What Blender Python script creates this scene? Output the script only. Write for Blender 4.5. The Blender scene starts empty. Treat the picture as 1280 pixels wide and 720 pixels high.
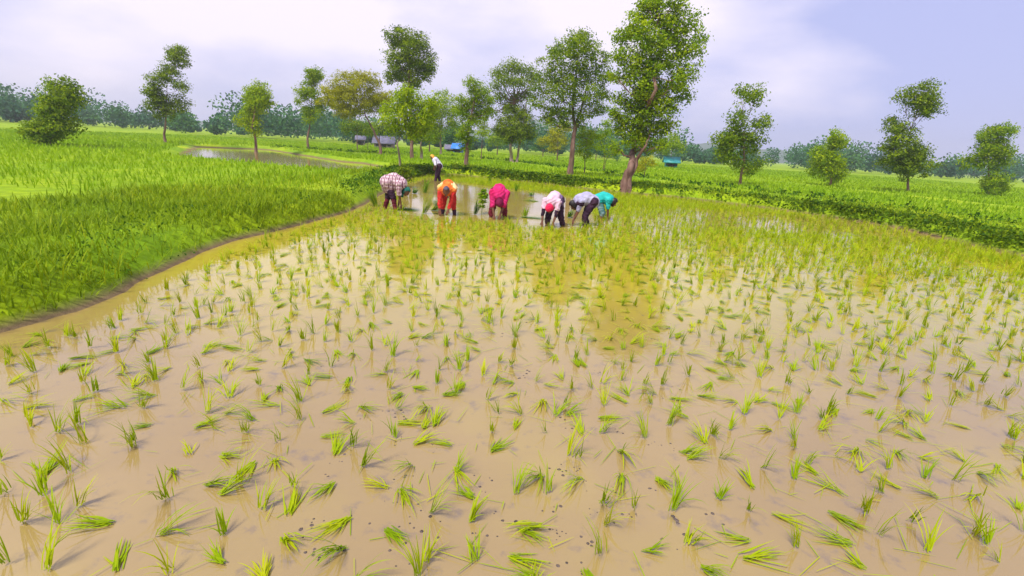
import bpy, bmesh, math
import numpy as np
from mathutils import Vector, Matrix

R = math.radians
rng = np.random.default_rng(7)
sc = bpy.context.scene
COL = sc.collection

# ------------------------------------------------------------------ camera
CAM_H, FPX, HORIZON, ROLL = 1.9, 623.0, 182.0, R(3.5)
PITCH = math.atan((360 - HORIZON) * math.cos(ROLL) / FPX)
Fv = np.array([0, math.cos(PITCH), -math.sin(PITCH)])
U0 = np.array([0, math.sin(PITCH), math.cos(PITCH)])
X0 = np.array([1.0, 0, 0])
Rv = math.cos(ROLL) * X0 + math.sin(ROLL) * U0
Uv = math.cos(ROLL) * U0 - math.sin(ROLL) * X0
CAM = np.array([0, 0, CAM_H])
cd = bpy.data.cameras.new('camera'); cam = bpy.data.objects.new('camera', cd); COL.objects.link(cam)
M = Matrix.Identity(4)
for i in range(3):
    M[i][0], M[i][1], M[i][2] = Rv[i], Uv[i], -Fv[i]
M[2][3] = CAM_H
cam.matrix_world = M
cd.sensor_width = 36.0; cd.lens = 36 * FPX / 1280
cd.clip_start = 0.05; cd.clip_end = 6000
sc.camera = cam

# ------------------------------------------------------------------ sky, sun, exposure
SUN_EL, SUN_AZ = R(58), R(215)      # azimuth clockwise from +Y
w = bpy.data.worlds.new('World'); sc.world = w; w.use_nodes = True
nt = w.node_tree; N = nt.nodes; L = nt.links
bg = N['Background']
sky = N.new('ShaderNodeTexSky'); sky.sky_type = 'NISHITA'; sky.sun_disc = False
sky.sun_elevation = SUN_EL; sky.sun_rotation = SUN_AZ; sky.dust_density = 1.5
tc = N.new('ShaderNodeTexCoord')
mp = N.new('ShaderNodeMapping'); mp.inputs['Scale'].default_value = (1.0, 1.0, 2.6); mp.inputs['Location'].default_value = (0.35, 0.1, 0.0)
L.new(tc.outputs['Generated'], mp.inputs['Vector'])
nz = N.new('ShaderNodeTexNoise'); nz.inputs['Scale'].default_value = 1.5; nz.inputs['Detail'].default_value = 7; nz.inputs['Roughness'].default_value = 0.52
L.new(mp.outputs['Vector'], nz.inputs['Vector'])
rp = N.new('ShaderNodeValToRGB'); rp.color_ramp.elements[0].position = 0.44; rp.color_ramp.elements[1].position = 0.64
rp.color_ramp.elements[0].color = (4.1, 4.35, 7.4, 1); rp.color_ramp.elements[1].color = (8.9, 8.0, 9.2, 1)
L.new(nz.outputs['Fac'], rp.inputs['Fac'])
mx = N.new('ShaderNodeMix'); mx.data_type = 'RGBA'; mx.inputs['Factor'].default_value = 0.88
L.new(sky.outputs['Color'], mx.inputs['A']); L.new(rp.outputs['Color'], mx.inputs['B'])
L.new(mx.outputs['Result'], bg.inputs['Color'])
bg.inputs['Strength'].default_value = 0.086
sd = bpy.data.lights.new('sun', 'SUN'); sd.energy = 3.5; sd.angle = R(13); sd.color = (1, 0.95, 0.86)
so = bpy.data.objects.new('sun', sd); COL.objects.link(so)
sdir = Vector((math.sin(SUN_AZ) * math.cos(SUN_EL), math.cos(SUN_AZ) * math.cos(SUN_EL), math.sin(SUN_EL)))
so.rotation_euler = sdir.to_track_quat('Z', 'Y').to_euler()
vs = sc.view_settings
vs.view_transform = 'Standard'; vs.look = 'None'; vs.exposure = 0.64; vs.gamma = 1.0; vs.use_curve_mapping = False
sc.render.engine = 'CYCLES'
sc.cycles.max_bounces = 6; sc.cycles.transparent_max_bounces = 8
sc.cycles.use_denoising = True

# ------------------------------------------------------------------ helpers
def ray(px, py):
    d = Fv + (px - 640) / FPX * Rv + (360 - py) / FPX * Uv
    return d
def ground(px, py, z=0.0):
    d = ray(px, py); t = (z - CAM_H) / d[2]
    return CAM + d * t
def at_depth(px, py, depth):            # depth along horizontal forward axis y
    d = ray(px, py); return CAM + d * (depth / d[1])
def project(P):
    q = np.atleast_2d(P) - CAM
    f = q @ Fv
    return 640 + FPX * (q @ Rv) / f, 360 - FPX * (q @ Uv) / f, f

def tag(o, label=None, cat=None, group=None, kind=None):
    if label: o['label'] = label
    if cat: o['category'] = cat
    if group: o['group'] = group
    if kind: o['kind'] = kind
    return o
def empty(name, loc, label, cat, group=None):
    o = bpy.data.objects.new(name, None); COL.objects.link(o); o.location = [float(c) for c in loc]
    o.empty_display_size = 0.2
    return tag(o, label, cat, group)
def link(name, me, mat=None, parent=None, loc=None):
    o = bpy.data.objects.new(name, me); COL.objects.link(o)
    if mat is not None:
        me.materials.clear(); me.materials.append(mat)
    if parent is not None: o.parent = parent
    if loc is not None: o.location = [float(c) for c in loc]
    return o
def quads(name, V, F, tint=None, smooth=False):
    V = np.ascontiguousarray(V, dtype=np.float32); F = np.ascontiguousarray(F, dtype=np.int32)
    me = bpy.data.meshes.new(name)
    me.vertices.add(len(V)); me.vertices.foreach_set('co', V.ravel())
    k = F.shape[1]
    me.loops.add(F.size); me.loops.foreach_set('vertex_index', F.ravel())
    me.polygons.add(len(F)); me.polygons.foreach_set('loop_start', np.arange(0, F.size, k, dtype=np.int32))
    if smooth: me.polygons.foreach_set('use_smooth', np.ones(len(F), dtype=bool))
    if tint is not None:
        a = me.attributes.new('tint', 'FLOAT', 'POINT'); a.data.foreach_set('value', np.ascontiguousarray(tint, dtype=np.float32))
    me.update(calc_edges=True)
    return me

def mat_new(name):
    m = bpy.data.materials.new(name); m.use_nodes = True
    n = m.node_tree.nodes; b = n['Principled BSDF']
    return m, n, m.node_tree.links, b
def setin(b, **k):
    for a, v in k.items():
        b.inputs[a.replace('_', ' ')].default_value = v
def noise_mat(name, c1, c2, scale=5.0, rough=0.8, bump=0.0, bscale=None, detail=5, spec=0.3, stretch=(1, 1, 1)):
    m, n, l, b = mat_new(name)
    t = n.new('ShaderNodeTexCoord'); mpp = n.new('ShaderNodeMapping'); mpp.inputs['Scale'].default_value = stretch
    l.new(t.outputs['Object'], mpp.inputs['Vector'])
    x = n.new('ShaderNodeTexNoise'); x.inputs['Scale'].default_value = scale; x.inputs['Detail'].default_value = detail
    l.new(mpp.outputs['Vector'], x.inputs['Vector'])
    r = n.new('ShaderNodeValToRGB'); r.color_ramp.elements[0].position = .35; r.color_ramp.elements[1].position = .65
    r.color_ramp.elements[0].color = (*c1, 1); r.color_ramp.elements[1].color = (*c2, 1)
    l.new(x.outputs['Fac'], r.inputs['Fac']); l.new(r.outputs['Color'], b.inputs['Base Color'])
    b.inputs['Roughness'].default_value = rough; b.inputs['Specular IOR Level'].default_value = spec
    if bump:
        y = n.new('ShaderNodeTexNoise'); y.inputs['Scale'].default_value = bscale or scale * 3; y.inputs['Detail'].default_value = 4
        l.new(mpp.outputs['Vector'], y.inputs['Vector'])
        bp = n.new('ShaderNodeBump'); bp.inputs['Strength'].default_value = bump; bp.inputs['Distance'].default_value = 0.05
        l.new(y.outputs['Fac'], bp.inputs['Height']); l.new(bp.outputs['Normal'], b.inputs['Normal'])
    return m
def leaf_mat(name, stops, trans=0.35, rough=0.55):
    """foliage: colour from each leaf's own tint value, some light passing through"""
    m, n, l, b = mat_new(name)
    a = n.new('ShaderNodeAttribute'); a.attribute_name = 'tint'
    r = n.new('ShaderNodeValToRGB'); e = r.color_ramp.elements
    e[0].position = 0; e[0].color = (*stops[0], 1); e[1].position = 1; e[1].color = (*stops[-1], 1)
    for i, s in enumerate(stops[1:-1]):
        q = e.new((i + 1) / (len(stops) - 1)); q.color = (*s, 1)
    l.new(a.outputs['Fac'], r.inputs['Fac'])
    l.new(r.outputs['Color'], b.inputs['Base Color'])
    b.inputs['Roughness'].default_value = rough; b.inputs['Specular IOR Level'].default_value = 0.10
    tr = n.new('ShaderNodeBsdfTranslucent'); l.new(r.outputs['Color'], tr.inputs['Color'])
    ms = n.new('ShaderNodeMixShader'); ms.inputs['Fac'].default_value = trans
    l.new(b.outputs['BSDF'], ms.inputs[1]); l.new(tr.outputs['BSDF'], ms.inputs[2])
    l.new(ms.outputs['Shader'], n['Material Output'].inputs['Surface'])
    return m

def leaf_cards(P, size, out=None, r=rng, up=0.5, asp=0.5):
    """folded leaf-shaped quads at the points P; returns V, F"""
    n = len(P)
    nrm = r.normal(size=(n, 3)); nrm[:, 2] += up
    if out is not None: nrm += out * 1.7
    nrm /= np.linalg.norm(nrm, axis=1)[:, None]
    t = r.normal(size=(n, 3)); t -= (t * nrm).sum(1)[:, None] * nrm; t /= np.linalg.norm(t, axis=1)[:, None] + 1e-9
    s = np.cross(nrm, t)
    sz = np.broadcast_to(np.asarray(size, dtype=float), (n,))[:, None]
    a = P - t * sz * .5; c = P + t * sz * .5 - nrm * sz * .12
    b1 = P + s * sz * asp * .5 + nrm * sz * .1; d1 = P - s * sz * asp * .5 + nrm * sz * .1
    V = np.stack([a, b1, c, d1], 1).reshape(-1, 3)
    return V, np.arange(4 * n).reshape(-1, 4)

def blades(base, az, el, length, width, droop, floor=None, seg=4):
    """curved tapering grass blades; returns V, F"""
    n = len(base); rows = []
    if floor is not None: fl = floor + np.random.default_rng(n).uniform(0, .018, n)
    p = base.copy(); e = el.copy(); sd_ = np.stack([-np.sin(az), np.cos(az), np.zeros(n)], 1)
    prof = np.interp(np.linspace(0, 1, seg + 1), [0, .35, .7, 1], [.7, 1, .75, .08])
    for k in range(seg + 1):
        q = p.copy()
        if floor is not None: q[:, 2] = np.maximum(q[:, 2], fl)
        wv = sd_ * (width * prof[k] * .5)[:, None]
        rows.append(q - wv); rows.append(q + wv)
        st = length / seg
        p = p + np.stack([np.cos(e) * np.cos(az) * st, np.cos(e) * np.sin(az) * st, np.sin(e) * st], 1)
        e = e - droop / seg
    V = np.stack(rows, 1).reshape(-1, 3)
    k = 2 * (seg + 1)
    f0 = np.array([[2 * i, 2 * i + 1, 2 * i + 3, 2 * i + 2] for i in range(seg)])
    F = (np.arange(n)[:, None, None] * k + f0[None]).reshape(-1, 4)
    return V, F, k

def tips(t, k, amt, r):
    """tint along every blade: paler, yellower towards some tips"""
    n = len(t) // k; ramp = np.repeat(np.linspace(-.25, 1, k // 2), 2)
    return np.clip(t + (np.abs(r.normal(0, amt, n))[:, None] * ramp[None]).ravel(), 0, 1)
def tube_data(path, radii, sides=8):
    path = np.asarray(path, float); V = []; F = []
    ref = np.array([0.31, 0.9, 0.11])
    for i, p in enumerate(path):
        d = path[min(i + 1, len(path) - 1)] - path[max(i - 1, 0)]; d = d / (np.linalg.norm(d) + 1e-9)
        a = np.cross(d, ref); a /= np.linalg.norm(a); b = np.cross(d, a)
        for k in range(sides):
            t = 2 * math.pi * k / sides
            V.append(p + radii[i] * (math.cos(t) * a + math.sin(t) * b))
    for i in range(len(path) - 1):
        for k in range(sides):
            F.append([i * sides + k, i * sides + (k + 1) % sides, (i + 1) * sides + (k + 1) % sides, (i + 1) * sides + k])
    return np.array(V), np.array(F)
class MB:                                   # gathers quads into one mesh
    def __init__(s): s.V = []; s.F = []; s.T = []; s.n = 0
    def add(s, V, F, t=0.5):
        s.V.append(V); s.F.append(np.asarray(F) + s.n); s.T.append(np.broadcast_to(np.asarray(t, float), (len(V),))); s.n += len(V)
    def mesh(s, name, smooth=False, origin=None):
        V = np.concatenate(s.V)
        if origin is not None: V = V - np.asarray(origin)
        return quads(name, V, np.concatenate(s.F), np.concatenate(s.T), smooth)
    def box(s, lo, hi, t=.5):
        x0, y0, z0 = lo; x1, y1, z1 = hi
        V = np.array([[x0, y0, z0], [x1, y0, z0], [x1, y1, z0], [x0, y1, z0], [x0, y0, z1], [x1, y0, z1], [x1, y1, z1], [x0, y1, z1]], float)
        s.add(V, [[0, 3, 2, 1], [4, 5, 6, 7], [0, 1, 5, 4], [1, 2, 6, 5], [2, 3, 7, 6], [3, 0, 4, 7]], t)

def seg_dist(P, A, B):
    d = B - A; t = np.clip(((P - A) @ d) / (d @ d), 0, 1)
    return np.linalg.norm(P - (A + t[:, None] * d), axis=1)
def poly_sd(P, poly):                        # signed distance, negative inside
    n = len(poly); D = np.full(len(P), 1e9); ins = np.zeros(len(P), bool)
    for i in range(n):
        a, b = poly[i], poly[(i + 1) % n]
        D = np.minimum(D, seg_dist(P, a, b))
        c = (a[1] > P[:, 1]) != (b[1] > P[:, 1])
        xi = a[0] + (P[:, 1] - a[1]) * (b[0] - a[0]) / ((b[1] - a[1]) if abs(b[1] - a[1]) > 1e-9 else 1e-9)
        ins ^= c & (P[:, 0] < xi)
    return np.where(ins, -D, D)
def line_dist(P, pts):
    D = np.full(len(P), 1e9)
    for a, b in zip(pts[:-1], pts[1:]): D = np.minimum(D, seg_dist(P, a, b))
    return D
def sstep(a, b, x):
    t = np.clip((x - a) / (b - a), 0, 1); return t * t * (3 - 2 * t)
def wob(P, s, seed):
    r = np.random.default_rng(seed); o = np.zeros(len(P))
    for k in range(5):
        th = r.uniform(0, 2 * math.pi); f = s * r.uniform(.6, 2.2); ph = r.uniform(0, 6.3)
        o += np.sin((P[:, 0] * math.cos(th) + P[:, 1] * math.sin(th)) * f + ph)
    return o / 5

# ------------------------------------------------------------------ lie of the land
FIELD = np.array([ground(*p)[:2] for p in [(505, 226), (535, 219), (570, 219), (600, 222), (640, 226), (690, 231), (740, 238), (842, 247), (960, 261), (1100, 281), (1280, 322)]]
                 + [(15.5, 5.0), (17, -4), (-6, -4), (-5.2, 2)] + [ground(*p)[:2] for p in [(110, 392), (300, 302), (438, 266), (466, 254), (488, 236)]])
POOL = np.array([ground(*p)[:2] for p in [(420, 202), (446, 204), (476, 210), (462, 216), (430, 217), (330, 208), (230, 198), (250, 184), (330, 187)]])
BERM2 = [ground(*p, z=.25)[:2] for p in [(300, 181), (440, 192), (530, 194), (600, 199), (640, 203), (700, 211), (773, 220), (842, 230), (1000, 248), (1280, 286)]]
BERM3 = [ground(*p, z=.25)[:2] for p in [(300, 171), (520, 183.5), (640, 193), (760, 205), (1000, 231), (1280, 262)]]
MUD = np.array([ground(*p)[:2] for p in [(506, 231), (536, 223), (570, 228), (640, 237), (700, 243), (738, 256), (735, 279), (700, 287), (640, 279), (600, 275), (545, 275), (514, 268), (505, 250)]])
LAND = 0.24
def height(P):
    d = poly_sd(P, FIELD) + .14 * wob(P, 1.6, 3) + .05 * wob(P, 6, 4)
    z = -0.14 + (0.14 + .48) * sstep(-.15, .75, d)
    z = z - (.48 - LAND) * sstep(1.3, 2.6, d)
    b2 = line_dist(P, BERM2) + .1 * wob(P, 1.3, 8); z = z + .28 * np.exp(-(b2 / .55) ** 2) * (d > 2)
    b3 = line_dist(P, BERM3); z = z + .25 * np.exp(-(b3 / .6) ** 2) * (d > 2)
    pd = poly_sd(P, POOL) + .15 * wob(P, 1.2, 9)
    z = np.where(d > .5, np.minimum(z, -0.14 + .5 * sstep(-.3, 1.6, pd)), z)
    z = z + np.where(d > .3, .035 * wob(P, 2.2, 5), .02 * wob(P, 5, 6))
    return z
def hz(x, y): return float(height(np.array([[x, y]]))[0])

def axis(lo, hi, step, far, g=1.22):
    a = list(np.arange(lo, hi + 1e-6, step)); s = step; x = hi
    while x < far: s *= g; x += s; a.append(x)
    s = step; x = lo
    while x > -far: s *= g; x -= s; a.insert(0, x)
    return np.array(a)
ax = axis(-22, 24, .3, 1150); ay = axis(-3, 50, .3, 1150)
gx, gy = np.meshgrid(ax, ay); P2 = np.stack([gx.ravel(), gy.ravel()], 1)
gz = height(P2)
nx, ny = len(ax), len(ay)
ii = (np.arange(ny - 1)[:, None] * nx + np.arange(nx - 1)[None]).ravel()
gF = np.stack([ii, ii + 1, ii + 1 + nx, ii + nx], 1)
def ground_mat():
    m, n, l, b = mat_new('grassy_soil')
    t = n.new('ShaderNodeTexCoord')
    a = n.new('ShaderNodeTexNoise'); a.inputs['Scale'].default_value = .22; a.inputs['Detail'].default_value = 6
    c = n.new('ShaderNodeTexNoise'); c.inputs['Scale'].default_value = 3.5; c.inputs['Detail'].default_value = 8; c.inputs['Roughness'].default_value = .7
    l.new(t.outputs['Object'], a.inputs['Vector']); l.new(t.outputs['Object'], c.inputs['Vector'])
    r1 = n.new('ShaderNodeValToRGB'); r1.color_ramp.elements[0].position = .35; r1.color_ramp.elements[1].position = .68
    r1.color_ramp.elements[0].color = (.17, .31, .004, 1); r1.color_ramp.elements[1].color = (.33, .43, .004, 1)
    r2 = n.new('ShaderNodeValToRGB'); r2.color_ramp.elements[0].position = .3; r2.color_ramp.elements[1].position = .7
    r2.color_ramp.elements[0].color = (.55, .6, .5, 1); r2.color_ramp.elements[1].color = (1.2, 1.15, 1.1, 1)
    l.new(a.outputs['Fac'], r1.inputs['Fac']); l.new(c.outputs['Fac'], r2.inputs['Fac'])
    mm = n.new('ShaderNodeMix'); mm.data_type = 'RGBA'; mm.blend_type = 'MULTIPLY'; mm.inputs['Factor'].default_value = 1
    l.new(r1.outputs['Color'], mm.inputs['A']); l.new(r2.outputs['Color'], mm.inputs['B'])
    # bare wet mud by the waterline (height of the ground itself)
    g = n.new('ShaderNodeSeparateXYZ'); l.new(t.outputs['Object'], g.inputs['Vector'])
    mr = n.new('ShaderNodeMapRange'); mr.inputs['From Min'].default_value = .02; mr.inputs['From Max'].default_value = .12
    l.new(g.outputs['Z'], mr.inputs['Value'])
    m2 = n.new('ShaderNodeMix'); m2.data_type = 'RGBA'; m2.inputs['A'].default_value = (.17, .12, .06, 1)
    l.new(mr.outputs['Result'], m2.inputs['Factor']); l.new(mm.outputs['Result'], m2.inputs['B'])
    l.new(m2.outputs['Result'], b.inputs['Base Color']); setin(b, Roughness=.9)
    b.inputs['Specular IOR Level'].default_value = .15
    bp = n.new('ShaderNodeBump'); bp.inputs['Strength'].default_value = .6; bp.inputs['Distance'].default_value = .08
    l.new(c.outputs['Fac'], bp.inputs['Height']); l.new(bp.outputs['Normal'], b.inputs['Normal'])
    return m
tag(link('ground', quads('ground', np.c_[P2, gz], gF, smooth=True), ground_mat()), kind='structure')

# water ------------------------------------------------------------
def water_mat():
    m, n, l, b = mat_new('muddy_water')
    t = n.new('ShaderNodeTexCoord')
    a = n.new('ShaderNodeTexNoise'); a.inputs['Scale'].default_value = .55; a.inputs['Detail'].default_value = 6; a.inputs['Roughness'].default_value = .55
    l.new(t.outputs['Object'], a.inputs['Vector'])
    r = n.new('ShaderNodeValToRGB'); e = r.color_ramp.elements
    e[0].position = .33; e[0].color = (.262, .178, .066, 1); e[1].position = .68; e[1].color = (.32, .235, .060, 1)
    q = e.new(.5); q.color = (.285, .198, .070, 1)
    l.new(a.outputs['Fac'], r.inputs['Fac'])
    c = n.new('ShaderNodeTexNoise'); c.inputs['Scale'].default_value = 5.5; c.inputs['Detail'].default_value = 7; c.inputs['Roughness'].default_value = .65
    l.new(t.outputs['Object'], c.inputs['Vector'])
    r2 = n.new('ShaderNodeValToRGB'); r2.color_ramp.elements[0].position = .56; r2.color_ramp.elements[1].position = .72
    r2.color_ramp.elements[0].color = (0, 0, 0, 1); r2.color_ramp.elements[1].color = (.8, .8, .8, 1)
    l.new(c.outputs['Fac'], r2.inputs['Fac'])
    mm = n.new('ShaderNodeMix'); mm.data_type = 'RGBA'; mm.inputs['B'].default_value = (.14, .105, .09, 1)
    l.new(r2.outputs['Color'], mm.inputs['Factor']); l.new(r.outputs['Color'], mm.inputs['A'])
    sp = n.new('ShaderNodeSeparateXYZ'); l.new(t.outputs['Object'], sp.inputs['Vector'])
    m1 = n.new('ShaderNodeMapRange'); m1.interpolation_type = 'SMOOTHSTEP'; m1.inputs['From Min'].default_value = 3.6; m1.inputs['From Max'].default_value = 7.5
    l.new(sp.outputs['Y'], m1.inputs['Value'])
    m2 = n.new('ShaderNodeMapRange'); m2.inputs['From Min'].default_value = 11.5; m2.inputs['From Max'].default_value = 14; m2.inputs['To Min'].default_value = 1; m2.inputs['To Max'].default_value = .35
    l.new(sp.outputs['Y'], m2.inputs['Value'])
    refl_band = n.new('ShaderNodeMath'); refl_band.operation = 'MULTIPLY'; l.new(m1.outputs['Result'], refl_band.inputs[0]); l.new(m2.outputs['Result'], refl_band.inputs[1])
    a4 = n.new('ShaderNodeMath'); a4.operation = 'MULTIPLY'; l.new(refl_band.outputs[0], a4.inputs[0]); a4.inputs[1].default_value = .68
    mg = n.new('ShaderNodeMix'); mg.data_type = 'RGBA'; mg.inputs['B'].default_value = (.42, .345, .014, 1)  # yellow of the tree reflections, painted into the mid-distance water colour
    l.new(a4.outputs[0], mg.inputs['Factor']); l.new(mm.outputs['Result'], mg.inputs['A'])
    l.new(mg.outputs['Result'], b.inputs['Base Color'])
    setin(b, Roughness=.05, IOR=1.9)
    d = n.new('ShaderNodeTexNoise'); d.inputs['Scale'].default_value = 3.2; d.inputs['Detail'].default_value = 3
    l.new(t.outputs['Object'], d.inputs['Vector'])
    bp = n.new('ShaderNodeBump'); bp.inputs['Strength'].default_value = .16; bp.inputs['Distance'].default_value = .02
    l.new(d.outputs['Fac'], bp.inputs['Height']); l.new(bp.outputs['Normal'], b.inputs['Normal'])
    return m
wV = np.array([[-60, -6, 0], [60, -6, 0], [60, 70, 0], [-60, 70, 0]], float)
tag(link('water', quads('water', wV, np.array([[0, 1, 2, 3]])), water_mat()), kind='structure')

# hills --------------------------------------------------------------
hx = np.linspace(-1000, 1000, 160); rows = []
prof = 15 + 10 * np.sin(hx / 190 + .6) + 5 * np.sin(hx / 71 + 2) + 2 * np.sin(hx / 23)
prof = np.maximum(prof, 6) + 24 * np.exp(-((hx - 70) / 110) ** 2) * (1 + .12 * np.sin(hx / 17))
for k, (dy, hf) in enumerate([(0, -.02), (60, .55), (120, 1.0), (200, .6), (260, -.02)]):
    rows.append(np.stack([hx, np.full_like(hx, 800) + dy, prof * hf + 1.5 * np.sin(hx / 9 + k)], 1))
hV = np.concatenate(rows); n_ = len(hx)
hI = (np.arange(4)[:, None] * n_ + np.arange(n_ - 1)[None]).ravel()
tag(link('hills', quads('hills', hV, np.stack([hI, hI + 1, hI + 1 + n_, hI + n_], 1), smooth=True),
         noise_mat('hill_forest', (.03, .07, .03), (.06, .11, .04), .08, .9)), kind='structure')

# ------------------------------------------------------------------ materials
BARK = noise_mat('bark', (.12, .06, .045), (.26, .16, .125), 6, .9, .8, 14, stretch=(1, 1, .25))
BARK_PALE = noise_mat('pale_bark', (.22, .16, .13), (.36, .28, .22), 5, .9, .6, 14, stretch=(1, 1, .25))
LF = {
    'olive': leaf_mat('olive_leaves', [(.19, .20, .006), (.36, .38, .008), (.50, .48, .012)], .45),
    'lime': leaf_mat('lime_leaves', [(.12, .22, .004), (.28, .42, .005), (.46, .55, .008)], .48),
    'dark': leaf_mat('dark_leaves', [(.05, .10, .004), (.13, .21, .006), (.31, .40, .008)], .42),
    'mid': leaf_mat('mid_leaves', [(.06, .14, .004), (.16, .26, .006), (.33, .42, .008)], .45),
    'feather': leaf_mat('feather_leaves', [(.09, .16, .010), (.18, .27, .012), (.32, .40, .02)], .42),
    'fresh': leaf_mat('fresh_leaves', [(.09, .19, .004), (.22, .35, .006), (.40, .50, .008)], .48),
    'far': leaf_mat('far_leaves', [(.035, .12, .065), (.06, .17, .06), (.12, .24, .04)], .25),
}

# ------------------------------------------------------------------ trees
def tree(name, label, base, paths, blobs, mat, leaf=.17, dens=1.0, bark=BARK, seed=0, cat='tree', group=None, gaps=.35, zflat=.85, depth=.9, limbs=True, r0=.16, d=None, clump=9):
    """base: pixel of the foot of the trunk; paths: trunk pixel polylines; blobs: (px, py, radius px) of the foliage masses.
       All are placed at the tree's own distance, with real depth in the crown."""
    r = np.random.default_rng(1000 + seed)
    b0 = ground(base[0], base[1], LAND) if d is None else at_depth(base[0], base[1], d)
    dist = b0[1]; b0[2] = hz(b0[0], b0[1])
    mpp = dist / FPX * 1.03
    org = b0.copy(); org[2] -= .05
    leaf = leaf * .78
    root = empty(name, org, label, cat, group)
    tb = MB()
    tops = []
    for k, path in enumerate(paths):
        pts = [at_depth(px, py, dist) for px, py in path]
        pts = [np.array([b0[0] + (pts[0][0] - b0[0]) * .6 + 0, b0[1], b0[2] - .25])] + pts
        for j in range(1, len(pts)): pts[j][1] += r.normal() * .12 * j
        # subdivide with a little wander
        fine = []
        for a, b in zip(pts[:-1], pts[1:]):
            for t in np.linspace(0, 1, 4)[:-1]: fine.append(a + (b - a) * t + r.normal(size=3) * r0 * .12)
        fine.append(pts[-1])
        n = len(fine); rad = [r0 * (1.25 if i == 0 else 1) * (1 - .9 * (i / (n - 1)) ** .75) * (1 if k == 0 else .75) for i in range(n)]
        V, F = tube_data(fine, rad, 9); tb.add(V, F)
        tops.append((fine, rad))
    cen = []
    for (px, py, rp_) in blobs:
        c = at_depth(px, py, dist); rw = rp_ * mpp
        c[1] += r.uniform(-1, 1) * depth * rw
        cen.append((c, rw))
    if limbs:
        for c, rw in cen:
            best = None
            for fine, rad in tops:
                for i in range(2, len(fine)):
                    dd = np.linalg.norm(fine[i] - c) + max(0, fine[i][2] - c[2] + .3) * 2
                    if best is None or dd < best[0]: best = (dd, fine[i], rad[i])
            a = best[1]; mid = (a + c) / 2 + np.array([0, 0, -.12 * np.linalg.norm(c - a)]) + r.normal(size=3) * .08 * rw
            path = [a, (a + mid) / 2 + r.normal(size=3) * .04, mid, (mid + c) / 2 + r.normal(size=3) * .06, c]
            rr = max(.016, best[2] * .36)
            V, F = tube_data(path, [rr, rr * .85, rr * .7, rr * .5, rr * .28], 6); tb.add(V, F)
            for q in range(4):
                e = c + r.normal(size=3) * rw * .5
                V, F = tube_data([mid, (mid + e) / 2 + r.normal(size=3) * .08 * rw, e], [rr * .45, rr * .3, rr * .12], 5); tb.add(V, F)
    link('trunk', tb.mesh('trunk', True, org), bark, root)
    Ps, Ts, Os = [], [], []
    sat = []
    for c, rw in cen:
        for q in range(7):
            u = r.normal(size=3); u /= np.linalg.norm(u); sat.append((c + u * rw * r.uniform(.85, 1.3) * np.array([1, 1, zflat]), rw * r.uniform(.16, .36)))
    for c, rw in cen + sat:
        nc = int(max(4, dens * 40 * (rw / leaf) ** 2 / clump))
        u = r.normal(size=(nc, 3)); u /= np.linalg.norm(u, axis=1)[:, None]
        rad = r.uniform(.12, 1, nc) ** .5
        lump = 1 + .28 * np.sin(u[:, 0] * 4.1 + c[0] * 3) * np.sin(u[:, 2] * 4.7 + c[2] * 2 + u[:, 1] * 3)
        q = u * (rad * lump)[:, None] * rw * np.array([1, 1, zflat])
        keep = (np.sin(q[:, 0] / rw * 5 + c[2]) * np.sin(q[:, 1] / rw * 5 + c[0]) * np.sin(q[:, 2] / rw * 6 + c[1]) + r.normal(size=nc) * .2) > -gaps * .3
        q = q[keep]; u = u[keep]
        tn = r.normal(.58, .28, len(q)) + r.normal() * .08
        cs = leaf * 1.1
        p = (c + q)[:, None, :] + r.normal(size=(len(q), clump, 3)) * cs * np.array([1, 1, .6])
        Ps.append(p.reshape(-1, 3)); Ts.append(np.repeat(tn, clump) + r.normal(size=len(q) * clump) * .1); Os.append(np.repeat(u, clump, 0))
    P = np.concatenate(Ps); T = np.clip(np.concatenate(Ts), 0, 1); O = np.concatenate(Os)
    V, F = leaf_cards(P, leaf * r.uniform(.6, 1.25, len(P)), O, r, up=.9, asp=.6)
    link('crown', quads('crown', V - org, F, np.repeat(T, 4)), LF[mat], root)
    return root

tree('leaning_tree', 'yellowish olive tree with a slanting trunk at left, behind the small pool', (478, 194),
     [[(475, 183), (467, 163), (458, 144), (452, 128)]],
     [(452, 112, 17), (468, 124, 15), (440, 128, 17), (428, 108, 18), (460, 98, 10), (478, 135, 9), (445, 96, 10), (415, 122, 15), (484, 122, 7), (432, 140, 11), (457, 134, 12)], 'olive', .2, 1.0, seed=1, r0=.2, gaps=.3)
tree('bushy_tree', 'bright lime bushy tree with thin straight trunk behind the plaid-shirted worker', (501, 214),
     [[(500, 200), (499, 180), (501, 160), (508, 140)]],
     [(497, 130, 15), (515, 124, 14), (531, 138, 13), (510, 147, 17), (490, 150, 12), (527, 157, 13), (541, 128, 10), (506, 118, 9), (537, 150, 10), (485, 138, 9), (518, 165, 10), (498, 163, 9)], 'lime', .15, 1.1, seed=2, r0=.085, bark=BARK_PALE, gaps=.3)
tree('tall_tree', 'tall dark tree whose separate crown rises above the lime bushy tree', (515, 199),
     [[(515, 185), (514, 150), (513, 115), (512, 80), (514, 55)]],
     [(495, 50, 11), (508, 46, 11), (526, 54, 11), (500, 64, 13), (516, 64, 13), (533, 70, 10), (494, 78, 11), (510, 80, 13), (528, 82, 12), (538, 88, 7), (498, 94, 10), (514, 97, 12), (532, 95, 7), (489, 96, 6), (516, 107, 9)], 'dark', .2, 1.15, seed=3, r0=.2, gaps=.32)
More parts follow.
